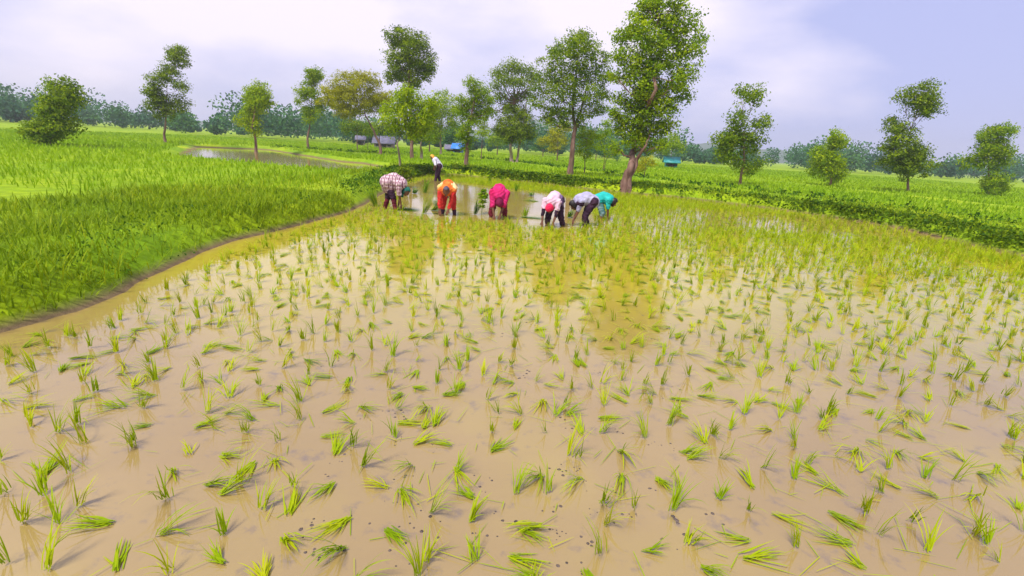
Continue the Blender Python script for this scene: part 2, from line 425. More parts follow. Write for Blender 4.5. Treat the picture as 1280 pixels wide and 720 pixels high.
tree('knotty_tree', 'narrow knotty tree with bright topknot, leafy trunk and brushy base, behind orange-clad worker', (583, 209),
     [[(583, 196), (584, 178), (586, 155), (592, 130), (595, 110)]],
     [(591, 105, 9), (601, 113, 9), (596, 122, 10), (583, 130, 9), (598, 136, 11), (578, 140, 8), (590, 148, 11), (610, 126, 7), (574, 126, 6), (584, 160, 9), (577, 170, 7), (588, 174, 6), (611, 139, 5), (583, 184, 6)], 'fresh', .15, 1.2, seed=4, r0=.2, gaps=.3)
tree('pale_tree', 'pale lime tree with a straight whitish trunk, left of the knotty tree', (551, 186),
     [[(551, 178), (551, 165), (552, 148), (553, 130)]],
     [(550, 135, 13), (563, 142, 10), (545, 152, 12), (558, 124, 9), (571, 134, 7), (540, 140, 9), (566, 155, 8), (553, 162, 9), (537, 158, 8), (545, 172, 7)], 'lime', .24, .9, seed=5, r0=.16, bark=BARK_PALE, d=62)
tree('twin_trunk_tree', 'twin-trunked tree with dark low crown and feathery umbrella tiers above', (643, 204),
     [[(639, 196), (638, 182), (642, 165), (644, 140), (642, 110), (640, 88)], [(647, 195), (650, 178), (654, 160), (658, 130), (656, 100)]],
     [(645, 160, 15), (631, 156, 12), (659, 156, 12), (640, 145, 12), (654, 143, 11), (625, 165, 7), (664, 168, 7), (638, 172, 8), (650, 174, 7)], 'dark', .2, 1.1, seed=6, r0=.22, bark=BARK_PALE, gaps=.25)
def add_crown(root, blobs, mat, leaf, dens, seed, zflat, gaps=.35, clump=9):
    """a second tier of foliage as a further crown part of the same tree"""
    r = np.random.default_rng(seed); b0 = np.array(root.location); dist = b0[1]; mpp = dist / FPX * 1.03
    tb = MB(); P_, T_, O_ = [], [], []
    for (px, py, rp_) in blobs:
        c = at_depth(px, py, dist); rw = rp_ * mpp; c[1] += r.uniform(-1, 1) * rw * .9
        nc = int(max(8, dens * 30 * (rw / leaf) ** 2 / clump))
        u = r.normal(size=(nc, 3)); u /= np.linalg.norm(u, axis=1)[:, None]
        q = u * (r.uniform(.1, 1, nc) ** .5)[:, None] * rw * np.array([1, 1, zflat])
        p = (c + q)[:, None, :] + r.normal(size=(nc, clump, 3)) * leaf * 1.2
        P_.append(p.reshape(-1, 3)); T_.append(np.repeat(r.normal(.5, .2, nc), clump)); O_.append(np.repeat(u, clump, 0))
        hub = at_depth(645, 128, dist); mid = (hub * .4 + c * .6) + np.array([0, 0, -.3])
        V, F = tube_data([hub, (hub + mid) / 2 + r.normal(size=3) * .1, mid, c], [.07, .055, .04, .015], 6); tb.add(V, F)
    P = np.concatenate(P_); T = np.clip(np.concatenate(T_), 0, 1); O = np.concatenate(O_)
    V, F = leaf_cards(P, leaf * r.uniform(.6, 1.25, len(P)), O, r, up=1.0)
    link('crown', quads('crown', V - b0, F, np.repeat(T, 4)), LF[mat], root)
    link('limb', tb.mesh('limb', True, b0), BARK, root)
twin = bpy.data.objects['twin_trunk_tree']
add_crown(twin, [(640, 84, 13), (623, 91, 11), (655, 88, 12), (632, 102, 11), (648, 104, 12), (667, 100, 9), (619, 108, 8), (628, 120, 10), (645, 122, 11), (613, 124, 6), (610, 138, 6), (660, 116, 10), (668, 92, 7), (618, 141, 5), (635, 134, 10)], 'feather', .2, .95, 61, .5)
tree('large_tree', 'large round-topped tree with one reddish brown trunk, second big tree from the right', (712, 220),
     [[(713, 205), (716, 180), (718, 160), (716, 130), (720, 95), (724, 60)], [(717, 172), (722, 150), (732, 120), (738, 90)]],
     [(716, 48, 11), (732, 46, 10), (702, 58, 12), (720, 62, 14), (742, 62, 12), (692, 74, 12), (710, 78, 14), (733, 78, 14), (752, 80, 9), (683, 92, 12), (700, 96, 14), (722, 96, 14), (744, 98, 13), (760, 98, 7), (678, 112, 12), (696, 118, 14), (716, 116, 14), (738, 118, 13), (755, 118, 8), (672, 130, 9), (690, 138, 13), (712, 138, 14), (734, 138, 13), (750, 136, 7), (702, 153, 10), (725, 154, 9), (682, 150, 7), (760, 70, 5)],
     'mid', .16, .85, seed=7, r0=.23, gaps=.22)
tree('leaning_twin_tree', 'tallest tree at the right edge, split leaning trunk rooted on the near bank', (783, 235),
     [[(783, 222), (789, 205), (796, 185), (804, 155), (811, 115), (817, 70), (821, 25)], [(788, 220), (796, 200), (804, 182), (810, 166)]],
     [(796, 34, 15), (814, 20, 15), (834, 22, 15), (781, 48, 11), (802, 54, 16), (824, 48, 17), (843, 46, 15), (774, 70, 8), (790, 76, 13), (812, 80, 16), (834, 76, 16), (783, 98, 11), (802, 106, 15), (824, 108, 16), (842, 104, 13), (777, 122, 7), (792, 130, 14), (812, 134, 15), (832, 136, 13), (786, 152, 11), (802, 158, 14), (820, 160, 13), (836, 158, 8), (791, 174, 10), (808, 180, 11), (823, 180, 9), (772, 148, 5), (766, 140, 4), (774, 165, 5), (856, 30, 13), (862, 62, 15), (856, 92, 13), (770, 185, 4), (798, 118, 11), (806, 146, 12), (812, 118, 12), (800, 170, 10), (814, 96, 12), (820, 126, 12), (818, 4, 10), (842, 6, 9), (805, 8, 7), (855, 120, 9), (768, 96, 5)],
     'fresh', .16, 1.25, seed=8, r0=.25, gaps=.25)
# smaller trees standing in the fields behind
tree('sapling', 'slim pale sapling right of the knotty tree', (602, 191), [[(602, 184), (603, 172), (604, 158)]], [(603, 156, 6), (608, 165, 5), (600, 166, 5), (605, 148, 4)], 'lime', .22, .9, seed=9, r0=.06, d=55)
tree('young_tree', 'yellow-green young tree seen left of the reddish trunk of the large tree', (697, 197), [[(697, 188), (697, 176), (698, 165)]], [(697, 166, 8), (688, 174, 8), (703, 176, 7), (692, 184, 6), (680, 177, 6), (706, 160, 5)], 'olive', .26, .9, seed=10, r0=.1, d=66)
tree('young_tree', 'slender young tree with loose lime leaves just right of the large trunk', (731, 219), [[(731, 208), (731, 195), (732, 178), (734, 165)]], [(730, 176, 9), (737, 166, 8), (727, 188, 7), (740, 180, 7), (724, 168, 6), (745, 170, 5), (735, 194, 5)], 'lime', .14, .7, seed=11, r0=.05, d=35)
tree('young_tree', 'airy young tree with two thin stems left of the leaning split trunk', (755, 212), [[(755, 203), (756, 190), (758, 172)], [(757, 203), (761, 190), (765, 178)]], [(757, 166, 8), (766, 180, 6), (751, 184, 6), (761, 154, 5), (770, 190, 4), (748, 174, 5), (760, 192, 4)], 'fresh', .18, .75, seed=12, r0=.05, d=44)
tree('young_tree', 'short leafy tree at right edge beyond the leaning split trunk', (838, 208), [[(838, 202), (839, 192), (840, 182)]], [(838, 180, 8), (846, 184, 7), (831, 187, 6), (842, 172, 5)], 'fresh', .3, .9, seed=13, r0=.1, d=70)
tree('shrub', 'pale brownish shrub behind the foot of the leaning split trunk', (806, 217), [[(806, 212), (807, 206)]], [(804, 206, 6), (812, 205, 6), (808, 199, 5), (798, 210, 4)], 'olive', .15, .8, seed=14, r0=.05, d=38, cat='shrub')
tree('field_tree', 'dark small tree with straight thin trunk at left edge, behind the leaning trunk', (447, 188), [[(447, 180), (447, 170), (446, 160)]], [(446, 158, 8), (440, 164, 7), (452, 165, 5), (434, 158, 8)], 'mid', .26, 1, seed=15, r0=.09, d=62)
tree('field_tree', 'thin bare-stemmed tree between the leaning trunk and left edge', (460, 187), [[(460, 180), (460, 172), (461, 160)]], [(461, 158, 5), (466, 164, 4), (456, 163, 4)], 'fresh', .24, .8, seed=16, r0=.06, d=64)
tree('field_tree', 'stocky mid-green tree right of the bushy lime tree, with pinkish trunk', (526, 196), [[(527, 190), (527, 182), (528, 172)]], [(528, 168, 8), (535, 172, 7), (521, 173, 7), (532, 160, 6)], 'fresh', .2, 1, seed=17, r0=.19, d=46, bark=BARK_PALE)
tree('shrub', 'dark low bush at the foot of the knotty tree', (584, 214), [[(584, 211), (585, 208)]], [(576, 211, 6), (585, 210, 7), (595, 213, 6), (568, 209, 4), (603, 216, 4)], 'dark', .14, 1.0, seed=18, r0=.03, cat='shrub')
tree('shrub', 'dark upright bush at the foot of the bushy lime tree', (503, 227), [[(503, 222), (503, 218)]], [(501, 219, 7), (507, 223, 6), (498, 224, 6), (504, 212, 4)], 'dark', .12, 1.0, seed=19, r0=.03, cat='shrub')
tree('field_tree', 'broad green tree in the background between the leaning tree and bushy lime tree', (474, 180), [[(474, 174), (474, 165)]], [(470, 160, 8), (480, 158, 8), (462, 164, 6), (488, 164, 6), (476, 166, 7)], 'mid', .3, 1, seed=20, r0=.15, d=75)
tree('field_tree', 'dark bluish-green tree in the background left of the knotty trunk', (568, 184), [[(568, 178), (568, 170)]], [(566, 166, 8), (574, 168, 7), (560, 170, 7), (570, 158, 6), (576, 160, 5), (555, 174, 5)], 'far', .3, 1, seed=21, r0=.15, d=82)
tree('field_tree', 'pale green background tree behind the distant stooping worker', (537, 182), [[(537, 176), (537, 168)]], [(536, 166, 8), (543, 170, 7), (530, 168, 7), (538, 158, 6)], 'lime', .3, 1, seed=22, r0=.15, d=76)
tree('field_tree', 'soft green background tree left of the twin trunks', (622, 187), [[(622, 181), (622, 176)]], [(620, 174, 7), (628, 175, 7), (613, 177, 5), (624, 166, 5)], 'fresh', .3, 1, seed=23, r0=.12, d=84)
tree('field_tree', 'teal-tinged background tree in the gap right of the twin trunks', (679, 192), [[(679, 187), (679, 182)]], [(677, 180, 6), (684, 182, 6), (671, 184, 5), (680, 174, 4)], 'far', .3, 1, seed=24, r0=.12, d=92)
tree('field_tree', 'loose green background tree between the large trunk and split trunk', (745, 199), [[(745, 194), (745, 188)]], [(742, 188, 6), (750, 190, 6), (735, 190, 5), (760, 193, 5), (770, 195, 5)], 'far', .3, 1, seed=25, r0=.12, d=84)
# the rows of trees carry on past both sides of the picture
side = [(60, 190, 70, 50, 'mid', 31), (205, 182, 100, 36, 'dark', 47), (318, 184, 62, 30, 'lime', 44), (385, 186, 84, 26, 'fresh', 52),
        (925, 244, 110, 44, 'mid', 34), (1035, 246, 70, 34, 'lime', 40), (1135, 258, 120, 48, 'dark', 38), (1235, 262, 86, 40, 'fresh', 42)]
slab = ['round mid-green tree at the far left end of the row', 'tall dark tree left of the lime tree beyond the left bank', 'low lime tree behind the pool at left', 'upright fresh green tree left of the leaning olive tree',
        'broad tree right of the tallest tree', 'small lime tree on the far bank at right', 'tall dark tree on the right far bank', 'fresh green tree at far right end of the row']
for k, (px, py, hh, ww, mm, dd) in enumerate(side):
    r = np.random.default_rng(300 + k); bl = []
    for q in range(16):
        t = r.uniform(0, 1); wv = ww * .5 * math.sin(math.pi * (.2 + .72 * t))
        bl.append((px + 3 + t * hh * .05 + r.uniform(-1, 1) * wv * 1.1, py - hh * .33 - t * hh * .85, ww * r.uniform(.2, .33)))
    tree('field_tree', slab[k], (px, py), [[(px, py - hh * .15), (px + 2, py - hh * .4), (px + 4, py - hh * .8)]], bl, mm, .2, .95, seed=40 + k, r0=.16, d=dd)

# far wood: one hazy mass of crowns along the field edge
r = np.random.default_rng(77); Ps = []; Ts = []
for k in range(430):
    x = r.uniform(-230, 230); y = 118 + .12 * x + r.uniform(0, 60); 
    hgt = 4.6 + 2.6 * math.sin(x * .083) + 1.9 * math.sin(x * .31 + 2) + r.uniform(-2, 3.2)
    if hgt < 1.2: continue
    n = 340; u = r.normal(size=(n, 3)); u /= np.linalg.norm(u, axis=1)[:, None]
    q = u * (r.uniform(.05, .9, n) ** .6)[:, None] * np.array([hgt * r.uniform(.35, .75), hgt * .55, hgt * .5])
    Ps.append(np.array([x, y, hgt * .5 + .3]) + q); Ts.append(np.clip(r.normal(r.uniform(.25, .7), .15, n), 0, 1))
P = np.concatenate(Ps); V, F = leaf_cards(P, r.uniform(.45, .85, len(P)), None, r, asp=.75)
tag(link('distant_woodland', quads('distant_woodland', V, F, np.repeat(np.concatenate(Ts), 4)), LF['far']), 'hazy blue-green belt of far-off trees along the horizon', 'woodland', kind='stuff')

# ------------------------------------------------------------------ far small buildings
def house(name, label, px, py, d, w_, dp, h_, wall, roofc, rz=0.0, pitch=.45, cat='house'):
    b = at_depth(px, py, d); b[2] = hz(b[0], b[1]) - .03
    root = empty(name, b, label, cat); root.rotation_euler[2] = rz
    m = MB(); m.box((-w_ / 2, -dp / 2, 0), (w_ / 2, dp / 2, h_)); 
    link('wall', m.mesh('wall'), wall, root)
    e = .35; rh = pitch * dp
    V = []
    for o in (0, .12):
        V += [[-w_ / 2 - e, -dp / 2 - e, h_ + .005 + o - e * .3], [w_ / 2 + e, -dp / 2 - e, h_ + .005 + o - e * .3], [w_ / 2 + e, 0, h_ + rh + o], [-w_ / 2 - e, 0, h_ + rh + o], [w_ / 2 + e, dp / 2 + e, h_ + .005 + o - e * .3], [-w_ / 2 - e, dp / 2 + e, h_ + .005 + o - e * .3]]
    Fq = [[0, 3, 2, 1], [3, 5, 4, 2], [6, 7, 8, 9], [9, 8, 10, 11], [0, 1, 7, 6], [4, 5, 11, 10], [1, 2, 8, 7], [2, 4, 10, 8], [0, 6, 9, 3], [3, 9, 11, 5]]
    g = MB(); g.add(np.array(V), Fq); link('roof', g.mesh('roof'), roofc, root)
    dm = MB(); dm.box((-.4, -dp / 2 - .03, 0.01), (.4, -dp / 2 - .002, min(1.9, h_ * .8))); link('door', dm.mesh('door'), noise_mat('dark_door', (.04, .035, .04), (.08, .06, .05), 4), root)
    for sx in (-1, 1):
        wm = MB(); wm.box((sx * w_ * .3 - .3, -dp / 2 - .03, h_ * .45), (sx * w_ * .3 + .3, -dp / 2 - .002, h_ * .78)); link('window', wm.mesh('window'), noise_mat('window_dark', (.03, .04, .05), (.05, .06, .07), 3, .3), root)
    return root
W_PINK = noise_mat('pink_wash', (.30, .22, .22), (.38, .29, .28), 1.5)
W_WHITE = noise_mat('white_wash', (.6, .58, .6), (.74, .7, .7), 1.5)
R_SLATE = noise_mat('slate_roof', (.10, .10, .15), (.17, .16, .22), 2)
R_BLUE = noise_mat('blue_tarp', (.03, .15, .55), (.06, .24, .7), 2, .5)
R_TEAL = noise_mat('teal_sheet', (.03, .22, .25), (.05, .32, .32), 2, .5)
house('farmhouse', 'low house under a slate-grey roof, left, behind the leaning trunk', 481, 177, 85, 3.0, 2.4, .8, W_PINK, R_SLATE, .1)
house('hut', 'tiny pink hut at left edge among far trees', 451, 173, 95, 1.3, 1.4, 1.1, W_PINK, R_SLATE, .2, cat='hut')
house('hut', 'small hut with bright blue roof beside the knotty trunk', 573, 185, 80, 1.3, 1.5, .75, R_BLUE, R_BLUE, -.1, cat='hut')
house('farmhouse', 'low whitewashed building left of the blue hut', 564, 183, 88, 1.5, 1.4, .5, W_WHITE, R_SLATE, .05)
#house('farmhouse', 'tiny white building between the knotty tree and the twin trunks', 617, 187, 105, 1.6, 1.4, .6, W_WHITE, R_SLATE, 0)
#house('farmhouse', 'distant white cottage just right of the twin trunks', 657, 191, 105, .9, 1.0, .6, W_WHITE, W_PINK, 0)
house('shed', 'teal sheet-metal shed at the right edge beyond the tallest tree', 838, 210, 70, 1.5, 1.4, .8, R_TEAL, R_TEAL, -.15, cat='shed')

# ------------------------------------------------------------------ grass, weeds, young rice
GRASS = leaf_mat('grass_blades', [(.09, .17, .004), (.22, .33, .005), (.36, .42, .010)], .4)
WEED = leaf_mat('weed_leaves', [(.03, .09, .004), (.07, .16, .006), (.16, .27, .008)], .35)
RICE = leaf_mat('rice_blades', [(.17, .28, .003), (.31, .43, .003), (.46, .50, .006)], .4)
def scatter(n, x0, x1, y0, y1, r): return np.stack([r.uniform(x0, x1, n), r.uniform(y0, y1, n)], 1)
def in_view(P, margin=60):
    p3 = np.c_[P, np.zeros(len(P))]; u, v, f = project(p3)
    return (f > .5) & (u > -margin) & (u < 1280 + margin) & (v < 780)
r = np.random.default_rng(11)
P = scatter(260000, -30, 34, 2, 60, r); P = P[in_view(P)]
d = poly_sd(P, FIELD); pd = poly_sd(P, POOL); z = height(P)
dist = np.linalg.norm(P, axis=1)
Pn = scatter(70000, -15, -3, 1.5, 14, r); Pn = Pn[in_view(Pn)]; P = np.r_[P, Pn]
d = poly_sd(P, FIELD); z = height(P); dist = np.linalg.norm(P, axis=1)
keep = (d > .1) & (d < 5.5) & (z > .04) & (r.uniform(size=len(P)) < np.clip(1.4 - d / 5, .25, 1) * np.clip(.9 + 1.2 * wob(P, 1.1, 66), .4, 1) * np.clip(28 / (dist + 6), .2, 1))
P = P[keep]; z = z[keep]; n = len(P)
ln = r.uniform(.08, .30, n) * (.85 + .6 * wob(P, 1.3, 21))
V, F, k = blades(np.c_[P, z - .02], r.uniform(0, 6.28, n), r.uniform(.7, 1.5, n), np.abs(ln) + .05, r.uniform(.012, .03, n) * np.clip(np.linalg.norm(P, axis=1) / 14, .6, 2.2), r.uniform(.2, 1.3, n), seg=3)
tag(link('grass', quads('grass', V, F, np.repeat(np.clip(r.normal(.5, .2, n) + .25 * wob(P, .9, 23), 0, 1), k)), GRASS), 'short tangled grass covering the earth banks round the field', 'grass', kind='stuff')
# leafy weeds along the banks
r = np.random.default_rng(12)
P = scatter(42000, -26, 30, 3, 58, r); P = P[in_view(P)]; d = poly_sd(P, FIELD); z = height(P)
b2 = line_dist(P, BERM2)
keep = (z > .03) & (((d > .15) & (d < 1.0) & (wob(P, 1.6, 31) + r.normal(size=len(P)) * .3 > np.where((P[:, 1] > 16) | (P[:, 0] > 6), -.7, .1))) | ((b2 < .6) & (d > 2) & (r.uniform(size=len(P)) < .25)))
P = P[keep]; z = z[keep]
C = np.c_[P, z]; m_ = 7
pp = (C[:, None, :] + r.normal(size=(len(C), m_, 3)) * np.array([.12, .12, .07]) + np.array([0, 0, .12])).reshape(-1, 3)
V, F = leaf_cards(pp, r.uniform(.06, .15, len(pp)) * np.clip(np.repeat(np.linalg.norm(P, axis=1), m_) / 20, .4, 1.6), None, r, up=1.0, asp=.55)
tag(link('weeds', quads('weeds', V, F, np.repeat(np.clip(np.repeat(r.normal(.4, .22, len(C)), m_), 0, 1), 4)), WEED), 'dark leafy weeds lining the earth banks of the paddies', 'weeds', kind='stuff')
# a dense belt of darker weeds along the face of the far bank
BANKW = leaf_mat('bank_weed_leaves', [(.04, .10, .003), (.12, .21, .004), (.28, .37, .006)], .4)
r = np.random.default_rng(19); seg = FIELD[:11]; Ls = np.linalg.norm(np.diff(seg, axis=0), axis=1)
q = r.choice(10, 9000, p=Ls / Ls.sum()); t = r.uniform(0, 1, 9000)[:, None]
P = seg[q] + (seg[q + 1] - seg[q]) * t + r.normal(size=(9000, 2)) * .55; d = poly_sd(P, FIELD); z = height(P)
kk = (d > .1) & (d < 1.15) & (z > .02) & (r.normal(size=len(P)) * .3 + 1.3 * wob(P, 1.3, 88) > .0); P = P[kk]; z = z[kk]; m_ = 7
pp = (np.c_[P, z][:, None, :] + r.normal(size=(len(P), m_, 3)) * np.array([.13, .13, .06]) + np.array([0, 0, .07])).reshape(-1, 3)
V, F = leaf_cards(pp, r.uniform(.07, .16, len(pp)) * np.clip(np.repeat(np.linalg.norm(P, axis=1), m_) / 22, .6, 1.6), None, r, up=1.0, asp=.5)
tag(link('bank_weeds', quads('bank_weeds', V, F, np.repeat(np.clip(np.repeat(r.normal(.42, .25, len(P)), m_), 0, 1), 4)), BANKW), 'dense dark weeds covering the face of the far bank', 'weeds', kind='stuff')
# rice already growing in the fields beyond
CROP = leaf_mat('crop_blades', [(.15, .28, .003), (.25, .40, .004), (.38, .48, .006)], .4)
r = np.random.default_rng(13)
P = scatter(300000, -60, 75, 12, 100, r); P = P[in_view(P)]
d = poly_sd(P, FIELD); b2 = line_dist(P, BERM2); b3 = line_dist(P, BERM3); pd = poly_sd(P, POOL)
keep = (d > 2.2) & (b2 > .7) & (b3 > .6) & (pd > 1.2) & (r.uniform(size=len(P)) < np.clip(34 / (np.linalg.norm(P, axis=1) + 4), .15, 1))
P = P[keep]; z = height(P); n = len(P); dd = np.linalg.norm(P, axis=1)
V, F, k = blades(np.c_[P, z - .03], r.uniform(0, 6.28, n), r.uniform(.8, 1.5, n), r.uniform(.18, .36, n), .03 * np.clip(dd / 18, 1, 4), r.uniform(.3, 1.1, n), seg=2)
tag(link('rice_crop', quads('rice_crop', V, F, np.repeat(np.clip(r.normal(.5, .07, n) + .22 * wob(P, .12, 41), 0, 1), k)), CROP), 'bright green rice crop standing in the fields beyond the bank', 'rice crop', kind='stuff')

# ------------------------------------------------------------------ transplanted seedlings in the water
def tuft(r, base, nb, L_, lean_az, lean, spread, flop):
    """one seedling: nb blades rising from one point"""
    az = lean_az + r.normal(size=nb) * spread
    el = np.clip(math.pi / 2 - lean + r.normal(size=nb) * .15, .05, 1.55)
    ln = L_ * r.uniform(.55, 1.1, nb)
    b = np.tile(base, (nb, 1)) + np.c_[r.normal(size=(nb, 2)) * .010, np.zeros(nb)]
    return blades(b, az, el, ln, r.uniform(.0045, .0095, nb), np.abs(r.normal(flop, .55, nb)), floor=.004, seg=5)
r = np.random.default_rng(5)
SP = .22
gridx = np.arange(-16, 18, SP); rows_y = []
y = 1.72
while y < 40: rows_y.append(y); y += SP * (1 if y < 16 else 1.1)
cand = []
for ri, yy in enumerate(rows_y):
    for xx in gridx:
        cand.append((xx + r.normal() * .055 + (.5 * SP if ri % 2 else 0) * .4, yy + r.normal() * .05, ri))
cand = np.array(cand)
uu, vv, ff = project(np.c_[cand[:, :2], np.zeros(len(cand))])
vis = (uu > -25) & (uu < 1305) & (vv < 740) & (poly_sd(cand[:, :2], FIELD) < -.25)
mudin = poly_sd(cand[:, :2], MUD) < .15
vis &= ~mudin & (r.uniform(size=len(cand)) > .09)
cand = cand[vis]; uu = uu[vis]; vv = vv[vis]; ff = ff[vis]
strip = (uu > 436) & (uu < 844)
order = np.argsort(ff)
solo = set(list(order[strip[order]][:190]) + list(order[~strip[order]][:110]))
SEED_MATS = RICE
workers = [(490, 'plaid-shirted worker'), (560, 'orange-clad worker'), (622, 'pink-clad worker'), (688, 'red-capped worker'), (735, 'grey-shirted worker'), (800, 'tallest tree')]
ordn = ['first', 'second', 'third', 'fourth', 'fifth', 'sixth', 'seventh', 'eighth', 'ninth', 'tenth', 'eleventh', 'twelfth', 'thirteenth', 'fourteenth', 'fifteenth', 'sixteenth', 'seventeenth', 'eighteenth', 'nineteenth', 'twentieth']
minrow = int(cand[:, 2].min())
used = set(); mass = MB(); thick = MB()
nsolo = 0
cells = {}
for i in order:
    x, yv, ri = cand[i]; px = uu[i]; py = vv[i]
    kind = r.uniform()
    far = ff[i] > 7.5
    right = px > 600
    L_ = r.uniform(.15, .27) * (1.15 if far else 1)
    nb = int(r.integers(8, 20)) + (3 if far and right else 0)
    if kind < .5: lean, flop, spread, word = r.uniform(.05, .28), .8, .6, 'upright'
    elif kind < .85: lean, flop, spread, word = r.uniform(.5, .95), 1.3, .32, 'leaning'
    else: lean, flop, spread, word = r.uniform(1.15, 1.45), .9, .22, 'flattened'
    az = r.uniform(0, 2 * math.pi)
    V, F, k = tuft(r, np.array([x, yv, -.015]), nb, L_, az, lean, spread, flop)
    tb = float(np.clip(r.normal(.55, .2), 0, 1)); tint = tips(np.repeat(np.clip(tb + r.normal(size=nb) * .1, 0, 1), k), k, .22, r)
    if i in solo:
        me = quads('rice_seedling', V - np.array([x, yv, 0]), F, tint)
        o = link('rice_seedling', me, RICE, loc=(x, yv, 0))
        dirs = ['right', 'back right', 'away from viewer', 'back left', 'left', 'front left', 'toward viewer', 'front right'][int(((az + math.pi / 8) % (2 * math.pi)) / (math.pi / 4))]
        look = {'upright': 'upright', 'leaning': 'leaning ' + dirs, 'flattened': 'lying flat, ' + dirs}[word]
        sz = 'small' if L_ < .18 else ('long' if L_ > .23 else 'medium')
        leafy = 'sparse' if nb <= 11 else ('dense' if nb >= 16 else 'thin')
        hue = 'green' if tb < .42 else ('lime' if tb < .66 else 'yellowish')
        row = ordn[min(int(ri) - minrow, 19)]
        if 436 < px < 844: col = 'below ' + min(workers, key=lambda q: abs(q[0] - px))[1]
        else: col = ('far left' if px < 220 else 'near left bank') if px < 640 else ('far right' if px > 1060 else 'right side')
        lab = f'{sz} {leafy} {hue} seedling {look}, {row} row from viewer, {col}'
        if lab in used:
            for extra in ('short-tipped', 'drooping', 'bent', 'stiff'):
                l2 = lab.replace('seedling', extra + ' seedling')
                if l2 not in used: lab = l2; break
        used.add(lab)
        tag(o, lab, 'rice seedling', 'rice seedlings transplanted in the flooded field'); nsolo += 1
    else:
        mass.add(V, F, tint)
# single loose strands floating flat on the water between the tufts
sr = np.random.default_rng(15)
P = scatter(3800, -9, 10, 1.8, 13, sr); P = P[in_view(P) & (poly_sd(P, FIELD) < -.2)]; n = len(P)
V, F, k = blades(np.c_[P, np.full(n, .005)], sr.uniform(0, 6.28, n), np.full(n, .02), sr.uniform(.06, .26, n), sr.uniform(.003, .006, n), sr.uniform(-.05, .05, n), floor=.005, seg=4)
mass.add(V, F, np.repeat(np.clip(sr.normal(.6, .25, n), 0, 1), k))
# the close-set young rice in front of the far bank and along the right-hand side
r = np.random.default_rng(6)
P = scatter(90000, -8, 17, 9, 40, r)
u_, v_, f_ = project(np.c_[P, np.zeros(len(P))])
dF = poly_sd(P, FIELD); dM = poly_sd(P, MUD)
hor = HORIZON + (u_ - 640) * math.tan(ROLL)
strength = np.zeros(len(P))
strength = np.where((dF < -.1) & (dM > .05) & (v_ - hor < 66) & (u_ > 500), 1.0, strength)            # behind the workers, up to the bank
strength = np.maximum(strength, np.where((u_ > 728) & (v_ - hor > 40) & (dF < -.1) & (dM > .1), np.clip(1 - (v_ - hor - 62) / 60, 0, 1) * np.clip(1.25 - np.abs(u_ - 785) / 75, .0, 1), 0))
strength = np.maximum(strength, np.where((u_ > 600) & (v_ - hor > 88) & (v_ - hor < 190) & (dF < -.1) & (dM > .1), .55 * np.clip(1.1 - (v_ - hor - 88) / 120, 0, 1), 0))
strength = np.maximum(strength, np.where((u_ > 430) & (u_ <= 600) & (v_ - hor > 88) & (v_ - hor < 125) & (dF < -.1) & (dM > .1), .34, 0))
P = P[(r.uniform(size=len(P)) < strength * .75 * (1 + .5 * wob(P, 1.2, 55)))]
nb = 4; n = len(P)
az = r.uniform(0, 6.28, n * nb)
V, F, k = blades(np.repeat(np.c_[P, np.full(n, -.02)], nb, 0) + np.c_[r.normal(size=(n * nb, 2)) * .02, np.zeros(n * nb)], az, r.uniform(.75, 1.45, n * nb), r.uniform(.12, .25, n * nb) * np.repeat(np.where(poly_sd(P, MUD) < 2.2, np.where(P[:, 1] < 15, .55, 1), 1) * np.where((poly_sd(P, FIELD) > -2.5) & (P[:, 1] > 16), .6, 1), nb), r.uniform(.008, .014, n * nb), r.uniform(.3, 1.2, n * nb), floor=.004, seg=3)
mass.add(V, F, np.repeat(np.clip(np.repeat(r.normal(.55, .17, n), nb), 0, 1), k))
tag(link('rice_seedlings', mass.mesh('rice_seedlings'), RICE), 'mass of thin lime rice seedlings covering the middle and far water', 'rice seedlings', kind='stuff')

# bundles and clumps waiting on the mud ---------------------------------
BUNDLE = leaf_mat('bundle_blades', [(.05, .15, .004), (.14, .30, .006), (.32, .45, .01)], .4)
def bundle(label, px, py, h, nb, lean_px=0.0, mat=BUNDLE, flop=.6, spread=.5, seed=0, name='seedling_bundle', cat='seedling bundle', lean=None, width=.014, tb=.45, z0=-.03):
    r = np.random.default_rng(900 + seed); b = ground(px, py)
    lean = abs(lean_px) if lean is None else lean
    az0 = 0.0 if lean_px >= 0 else math.pi
    az = az0 + r.normal(size=nb) * spread + (r.uniform(-math.pi, math.pi, nb) if lean < .15 else 0)
    el = np.clip(math.pi / 2 - lean + r.normal(size=nb) * .16, .03, 1.56)
    base = np.c_[r.normal(size=(nb, 2)) * .03, np.full(nb, z0)]
    nb_ = nb; V, F, k = blades(base, az, el, 1.2 * h * r.uniform(.65, 1.1, nb), 1.5 * width * r.uniform(.6, 1.2, nb), np.abs(r.normal(flop, .25, nb)), floor=.006, seg=4)
    o = link(name, quads(name, V, F, np.repeat(np.clip(r.normal(tb, .2, nb), 0, 1), k)), mat, loc=b)
    return tag(o, label, cat, 'loose seedling bundles on the mud')
bundle('upright dark green bundle below and left of the distant stooping worker', 531, 241, .55, 50, .2, flop=.6, spread=.8, seed=1, tb=.5)
bundle('tall arching green bundle left of the orange-clad worker', 530, 267, .6, 60, .35, flop=.8, spread=.4, seed=2, tb=.9)
bundle('lime bundle spraying out low toward orange-clad worker', 540, 263, .45, 70, .9, flop=.9, seed=3, tb=.95)
bundle('dark olive bundle standing between the orange-clad and pink-clad workers', 594, 268, .42, 60, .15, flop=.2, spread=.25, seed=4, tb=.35)
bundle('small upright sprig behind the pink-clad worker, to the right', 645, 239, .40, 30, .12, flop=.7, seed=5)
bundle('thin sprig in front of the bank behind pink-clad worker', 628, 228, .36, 16, .1, flop=.5, seed=6)
